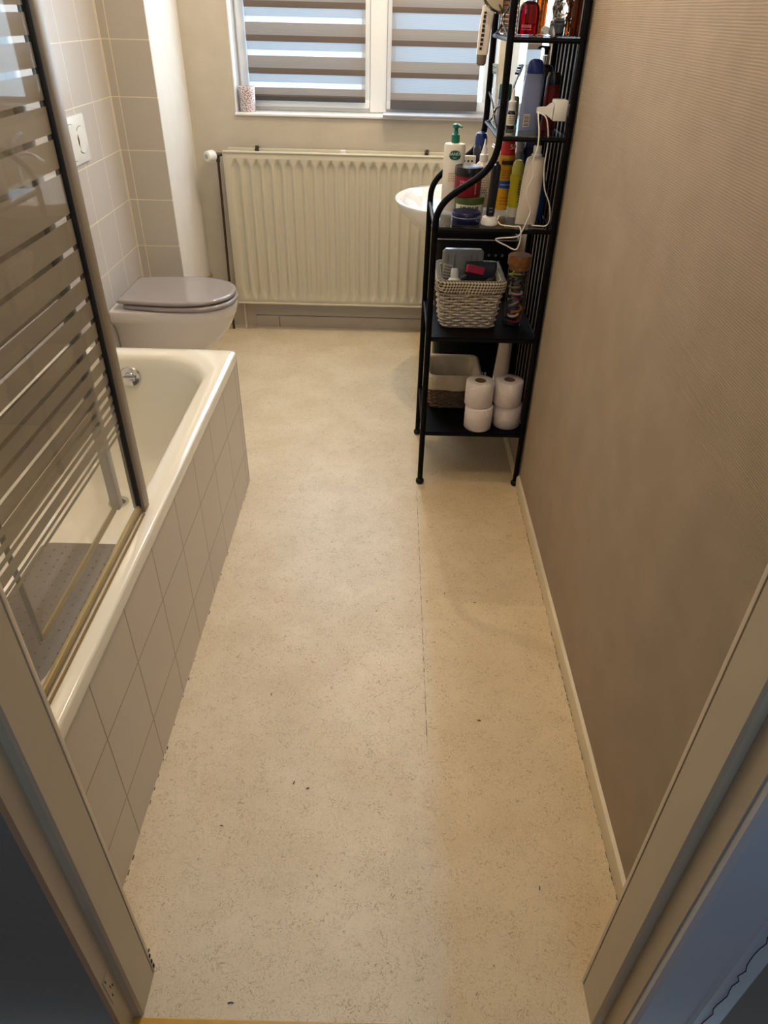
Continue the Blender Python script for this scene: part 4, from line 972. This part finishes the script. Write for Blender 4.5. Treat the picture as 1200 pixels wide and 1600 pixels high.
# carton with black symbols, black case, blue capped bottle behind the arch
x, y = .262, 2.705
t = TH('medicine_carton', 'pale carton printed with rows of black symbols behind the pump bottle', 'box', x, y, Z3)
b = bm_new(); box(b, x - .026, x + .026, y - .012, y + .012, Z3, Z3 + .155, .001); finish('carton', b, mat('pale_card', (190, 182, 170), .6), t)
b = bm_new()
for i in range(3):
    for j in range(3): box(b, x - .016 + i * .013, x - .010 + i * .013, y - .0128, y - .0120, Z3 + .105 + j * .016, Z3 + .111 + j * .016, .0002)
finish('symbol', b, mat('black_print', (16, 16, 16), .6), t)
x, y = .305, 2.733
t = TH('shaving_foam', 'dark can with a dark blue cap behind the curved front post', 'can', x, y, Z3)
lay(t, 'can_body', [(0, 0), (.024, 0), (.025, .003), (.025, .175), (.020, .185), (0, .185)], x, y, Z3, mat('ink_blue', (16, 18, 40), .3))
lay(t, 'cap', [(0, .1855), (.0215, .1855), (.0215, .212), (.018, .222), (.010, .226), (0, .227)], x, y, Z3, mat('cobalt_cap', (16, 36, 96), .3))

# ------------------------------------------------------------------ fourth shelf
G4 = 'bottles on the fourth shelf'; Z4 = S4 + .0006
x, y = .418, 2.475
t = TH('shower_gel', 'pale lavender shower gel bottle with a rounded dark blue cap', 'bottle', x, y, Z4, G4)
b = bm_new(); LL = []
for z, hx_, hy_ in ((0, .028, .015), (.004, .030, .017), (.07, .029, .017), (.12, .028, .016), (.148, .026, .015), (.151, .024, .013)):
    LL.append([Vector((x + hx_ * math.copysign(abs(math.cos(a * PI / 18)) ** .7, math.cos(a * PI / 18)), y + hy_ * math.copysign(abs(math.sin(a * PI / 18)) ** .8, math.sin(a * PI / 18)), Z4 + z)) for a in range(36)])
loft(b, LL); finish('bottle_body', b, mat('lavender_plastic', (124, 134, 170), .35), t, True, angle=60)
b = bm_new(); LL = []
for z, s_ in ((.1515, 1), (.165, .98), (.178, .86), (.186, .6), (.188, .3)):
    LL.append([Vector((x + .001 + .0255 * s_ * math.cos(a * PI / 16), y + .014 * s_ * math.sin(a * PI / 16), Z4 + z)) for a in range(32)])
loft(b, LL); finish('cap', b, mat('royal_blue_cap', (22, 44, 120), .3), t, True)
b = bm_new(); box(b, x - .020, x - .001, y - .0178, y - .0168, Z4 + .012, Z4 + .046, .0002); lb_ = finish('barcode_label', b, mat('white_label', (214, 208, 190), .6), t)
b = bm_new()
for k in range(9): box(b, x - .0185, x - .0025, y - .0183, y - .0178, Z4 + .0145 + k * .0033, Z4 + .0145 + k * .0033 + (.0012 if k % 3 else .0019))
finish('barcode', b, mat('black_print', (16, 16, 16), .6), lb_)
x, y = .366, 2.505
t = TH('dropper_bottle', 'small brown nose spray bottle with a white pointed cap', 'bottle', x, y, Z4, G4)
lay(t, 'bottle_body', [(0, 0), (.0125, 0), (.0135, .003), (.0135, .044), (.009, .050), (0, .050)], x, y, Z4, mat('brown_glass', (36, 22, 14), .12))
b = bm_new(); band(b, (x, y, Z4), .0135, .010, .040, -PI * .95, -PI * .05); lb_ = finish('label', b, mat('white_label', (214, 208, 190), .6), t)
b = bm_new(); text_lines(b, (x, y - .0141, Z4 + .026), .017, .024, 4, radius=.0141); finish('print', b, mat('dark_print', (60, 56, 52), .6), lb_)
lay(t, 'cap', [(0, .0505), (.0115, .0505), (.0115, .066), (.012, .067), (.012, .075), (.0065, .077), (.0035, .108), (0, .110)], x, y, Z4, M_white)
x, y = .352, 2.600
t = TH('green_cap_bottle', 'lavender bottle with a wide dark green cap beside the front post', 'bottle', x, y, Z4, G4)
lay(t, 'bottle_body', [(0, 0), (.019, 0), (.020, .003), (.020, .072), (0, .072)], x, y, Z4, mat('pale_lavender', (128, 130, 160), .35))
lay(t, 'cap', [(0, .0725), (.021, .0725), (.021, .110), (.018, .114), (0, .114)], x, y, Z4, mat('bottle_green_cap', (12, 72, 52), .35))
x, y = .392, 2.610
t = TH('olive_tube', 'slim olive green tube behind the small brown bottle', 'tube', x, y, Z4, G4)
lay(t, 'tube_body', [(0, 0), (.010, 0), (.011, .01), (.010, .075), (.006, .080), (0, .080)], x, y, Z4, mat('olive_plastic', (96, 96, 40), .4))
x, y = .350, 2.705
t = TH('tumbler', 'clear glass tumbler holding toothbrushes at the back left of the fourth shelf', 'tumbler', x, y, Z4)
lay(t, 'tumbler_body', [(0, 0), (.024, 0), (.028, .095), (.0265, .095), (.0228, .004), (0, .004)], x, y, Z4, thin_glass('clear_glass'))
def toothbrush(base, top, col, lb):
    B_, T_ = Vector(base), Vector(top); d = (T_ - B_).normalized(); t = thing('toothbrush', lb, 'toothbrush', base, 'toothbrushes in the tumbler')
    b = bm_new(); tube(b, [B_, B_.lerp(T_, .4), B_.lerp(T_, .75), B_.lerp(T_, .84), T_], [.0045, .005, .0028, .0048, .0042], 8); finish('handle', b, M_white, t, True)
    b = bm_new()
    for i in range(4):
        p = B_.lerp(T_, .84 + i * .047); box(b, p.x - .014, p.x - .003, p.y - .004, p.y + .004, p.z - .003, p.z + .003, .0005, mi=i % 2)
    finish('bristles', b, [mat('dark_bristles', (24, 30, 60), .6), mat('pale_bristles', (226, 230, 236), .6)] if col == 0 else [mat('aqua_bristles', (150, 200, 200), .6), mat('pale_bristles', (226, 230, 236), .6)], t)
toothbrush((.358, 2.690, Z4 + .006), (.406, 2.640, Z4 + .165), 0, 'white toothbrush with dark striped bristles leaning right in the tumbler')
toothbrush((.345, 2.712, Z4 + .006), (.335, 2.735, Z4 + .160), 1, 'pale aqua toothbrush leaning left in the tumbler')
x, y = .462, 2.565
t = TH('pump_bottle', 'dark pump bottle with a silver collar and black pump, tallest on the fourth shelf', 'pump bottle', x, y, Z4, G4)
lay(t, 'bottle_body', [(0, 0), (.027, 0), (.028, .003), (.028, .158), (.022, .168), (.011, .171), (0, .171)], x, y, Z4, mat('black_bottle', (14, 14, 20), .25))
lay(t, 'collar', [(0, .1715), (.0115, .1715), (.0115, .194), (0, .194)], x, y, Z4, M_chrome)
b = bm_new(); lathe(b, [(0, .1945), (.0075, .1945), (.0075, .208), (.0095, .209), (.0095, .217), (0, .218)], (x, y, Z4), 20); tube(b, smooth_path([(x, y, Z4 + .214), (x - .018, y - .003, Z4 + .2155), (x - .027, y - .004, Z4 + .210)]), .0032, 8); finish('pump', b, M_blackp, t, True)
x, y = .483, 2.500
t = TH('hair_product_bottle', 'dark red bottle with a black cap behind the white wall plug', 'bottle', x, y, Z4, G4)
lay(t, 'bottle_body', [(0, 0), (.022, 0), (.023, .003), (.023, .122), (0, .122)], x, y, Z4, mat('oxblood_plastic', (88, 10, 14), .3))
lay(t, 'cap', [(0, .1225), (.0225, .1225), (.0225, .142), (.018, .154), (0, .156)], x, y, Z4, mat('black_lid', (22, 16, 18), .25))

# ------------------------------------------------------------------ fifth shelf
G5 = 'perfumes on the fifth shelf'; Z5 = S5 + .0006
def gem(name, rgb, rough=.03):
    m = mat(name, rgb, rough); nodes(m)[2].inputs['Transmission Weight'].default_value = .85; nodes(m)[2].inputs['IOR'].default_value = 1.4; return m
x, y = .382, 2.480
t = TH('perfume_bottle', 'deep red perfume bottle with rounded shoulders, left on the fifth shelf', 'perfume bottle', x, y, Z5, G5)
m_red = gem('red_perfume', (96, 2, 8))
b = bm_new(); LL = []
for z, hx_, hy_ in ((0, .028, .016), (.003, .030, .018), (.052, .030, .018), (.066, .027, .017), (.075, .020, .014), (.079, .011, .010)):
    LL.append([Vector((x + hx_ * math.copysign(abs(math.cos(a * PI / 18)) ** .6, math.cos(a * PI / 18)), y + hy_ * math.copysign(abs(math.sin(a * PI / 18)) ** .6, math.sin(a * PI / 18)), Z5 + z)) for a in range(36)])
loft(b, LL); finish('flacon', b, m_red, t, True, angle=50)
lay(t, 'neck', [(0, .0795), (.012, .0795), (.012, .085), (0, .085)], x, y, Z5, M_chrome)
lay(t, 'cap', [(0, .0855), (.016, .0855), (.017, .115), (.012, .120), (0, .120)], x, y, Z5, mat('plum_cap', (54, 14, 26), .25))
b = bm_new(); text_lines(b, (x - .006, y - .0182, Z5 + .020), .030, .008, 1, thick=.9); text_lines(b, (x - .006, y - .0182, Z5 + .012), .028, .004, 1, thick=.7); finish('print', b, mat('pink_print', (196, 110, 120), .5), t)
x, y = .438, 2.500
Mc = Matrix.Rotation(PI / 2, 4, 'X') @ Matrix.Rotation(.0, 4, 'Y')
b = bm_new(); lathe(b, [(0, -.014), (.0095, -.014), (.0105, -.012), (.0105, .012), (.0095, .014), (0, .014)], (x, y, Z5 + .0106), 24, M=Mc)
tag(finish('bottle_cap', b, M_white, loc=(x, y, Z5), smooth=True), 'loose white round cap lying between the red and the clear perfume', 'cap', None)
x, y = .470, 2.470
t = TH('perfume_bottle', 'clear glass perfume bottle with a large faceted ball stopper', 'perfume bottle', x, y, Z5, G5)
cg = mat('crystal', (250, 250, 250), .01); nodes(cg)[2].inputs['Transmission Weight'].default_value = 1.0
b = bm_new(); loft(b, [rrect(x, y, hx_, hx_ * .7, .006, Z5 + z, 4) for z, hx_ in ((0, .024), (.002, .026), (.034, .024), (.038, .018))]); finish('flacon', b, cg, t, True)
b = bm_new(); bmesh.ops.create_icosphere(b, subdivisions=2, radius=.027, matrix=Matrix.Translation((x + .001, y, Z5 + .064))); finish('stopper', b, cg, t)
b = bm_new(); lathe(b, [(0, .006), (.008, .006), (.019, .027), (.018, .028), (0, .028)], (x, y, Z5), 24); finish('perfume', b, mat('blue_grey_liquid', (110, 124, 140), .1), t, True)
for k, (x, y, hx_, c, h, lb) in enumerate(((.505, 2.425, .012, (130, 70, 12), .10, 'amber perfume bottle next to the front right post'), (.500, 2.475, .014, (96, 44, 8), .12, 'tall brown amber bottle behind the other amber one'), (.432, 2.585, .016, (150, 66, 14), .105, 'orange perfume bottle behind the clear one'))):
    t = TH('perfume_bottle', lb, 'perfume bottle', x, y, Z5, G5)
    b = bm_new(); loft(b, [rrect(x, y, q, q * 1.1, .004, Z5 + z, 4) for z, q in ((0, hx_ - .001), (.002, hx_), (h - .012, hx_), (h - .006, hx_ * .7))]); finish('flacon', b, gem('amber_glass_%s' % 'abc'[k], c), t, True, angle=50)
    lay(t, 'cap', [(0, h - .0055), (hx_ * .6, h - .0055), (hx_ * .6, h + .02), (0, h + .021)], x, y, Z5, mat('gold_cap', (190, 150, 80), .25, .9))
x, y = .345, 2.700
t = TH('wooden_box', 'brown slatted wooden box at the back left of the fifth shelf', 'box', x, y, Z5)
b = bm_new()
for k in range(11): box(b, x - .016, x + .030, y - .030, y + .030, Z5 + .0005 + k * .0115, Z5 + .0005 + k * .0115 + .0095, .001)
finish('slats', b, noisy(mat('brown_wood_slats', (134, 92, 62), .6), 60, .1, .0006, .3, .8), t)
b = bm_new()
for dx in (-.0175, .0305):
    for dy in (-.0315, .0285): box(b, x + dx, x + dx + .003, y + dy, y + dy + .003, Z5, Z5 + .128)
finish('frame', b, mat('dark_wood', (60, 36, 22), .5), t)

# round mirror + printed tube hanging on the rear left post
t = thing('hand_mirror', 'round silver framed hand mirror hanging high on the rear post', 'mirror', (.318, 2.700, 1.625))
Mm = Matrix.Rotation(math.radians(22), 4, 'Z') @ Matrix.Rotation(math.radians(90 - 12), 4, 'X')
c_ = (.322, 2.705, 1.618)
b = bm_new(); tube(b, [Vector(c_) + Mm @ Vector((.072 * math.cos(a * PI / 24), .072 * math.sin(a * PI / 24), 0)) for a in range(48)], .005, 8, closed=True); finish('frame', b, M_chrome, t, True)
b = bm_new(); lathe(b, [(0, -.003), (.070, -.003), (.070, .003), (0, .003)], c_, 48, M=Mm); finish('mirror_glass', b, mat('dull_mirror', (240, 232, 206), .25, .5), t)
b = bm_new(); tube(b, [(.322, 2.712, 1.685), (.323, 2.735, 1.69), (.321, 2.752, 1.688)], .003, 6); finish('hook', b, M_chrome, t, True)
t = thing('toothpaste_tube', 'white printed tube with a brown end hanging from the rear post', 'tube', (.285, 2.725, 1.405))
b = bm_new(); loft(b, [rrect(x_, 2.725, hx_, hy_, .006, z, 5) for z, hx_, hy_, x_ in ((1.435, .017, .010, .281), (1.44, .018, .011, .281), (1.50, .019, .010, .284), (1.55, .020, .006, .289), (1.565, .020, .003, .290))])
finish('tube_body', b, mat('white_tube_plastic', (226, 214, 200), .4), t, True)
b = bm_new(); lathe(b, [(0, 0), (.010, 0), (.015, .006), (.0165, .030), (0, .030)], (.2805, 2.725, 1.4045), 20, sy=.65); finish('cap', b, mat('taupe_ribbed_cap', (120, 106, 92), .5), t, True)
b = bm_new()
for k in range(9): box(b, .270 + k * .0007, .2775 + k * .0007 + random.uniform(0, .003), 2.7128, 2.7146, 1.448 + k * .012, 1.448 + k * .012 + random.uniform(.005, .009), .0003)
finish('print', b, mat('black_print', (16, 16, 16), .6), t)

# ------------------------------------------------------------------ socket adapter, plug, cable
t = thing('plug_adapter', 'white adapter plugged into the right wall behind the shelf bars', 'adapter', (.495, 2.395, 1.285))
b = bm_new(); box(b, .472, .512, 2.374, 2.426, 1.288, 1.343, .004); finish('adapter_body', b, M_white, t, True)
b = bm_new(); box(b, .512, XR - .0005, 2.388, 2.412, 1.300, 1.330, .002); finish('prong_block', b, M_white, t)
t = thing('charger_plug', 'flat white plug sticking out of the adapter towards the left', 'plug', (.45, 2.385, 1.31))
b = bm_new(); loft(b, [[Vector((x_, 2.392 + dy, 1.314 + dz)) for dy, dz in ((-w, -h), (w, -h), (w, h), (-w, h))] for x_, w, h in ((.4695, .016, .020), (.462, .013, .017), (.452, .008, .010), (.430, .006, .009), (.424, .005, .007))]); finish('plug_body', b, M_white, t, True, angle=50)
A = [(.428, 2.386, 1.311), (.426, 2.365, 1.300), (.431, 2.348, 1.263), (.432, 2.342, 1.221), (.424, 2.342, 1.188), (.430, 2.342, 1.144), (.418, 2.342, 1.109), (.422, 2.342, 1.080), (.435, 2.342, 1.047), (.433, 2.340, 1.027), (.415, 2.338, .979), (.400, 2.338, .965), (.336, 2.338, .957), (.373, 2.338, .937), (.405, 2.338, .926), (.415, 2.338, .955), (.411, 2.345, .992), (.394, 2.362, .9905), (.362, 2.378, .9895), (.352, 2.392, .9900), (.3475, 2.405, .994)]
Bp = [(.430, 2.388, 1.309), (.449, 2.375, 1.300), (.460, 2.372, 1.273), (.467, 2.373, 1.228), (.466, 2.374, 1.166), (.476, 2.374, 1.105), (.495, 2.374, 1.066), (.505, 2.376, 1.036), (.507, 2.380, 1.003), (.498, 2.385, .9895), (.478, 2.385, .9890), (.455, 2.392, .9890)]
b = bm_new(); tube(b, smooth_path(A, 6), .0021, 8); tube(b, smooth_path(Bp, 6), .0021, 8)
tube(b, smooth_path([(.345, 2.41, .995), (.352, 2.43, 1.006), (.368, 2.452, 1.002), (.384, 2.475, .990)], 6), .0021, 8)
tag(finish('charging_cable', b, mat('white_cable', (226, 220, 208), .4), loc=(.43, 2.37, .985), smooth=True), 'thin white cable looping from the plug down over the third shelf edge', 'cable')
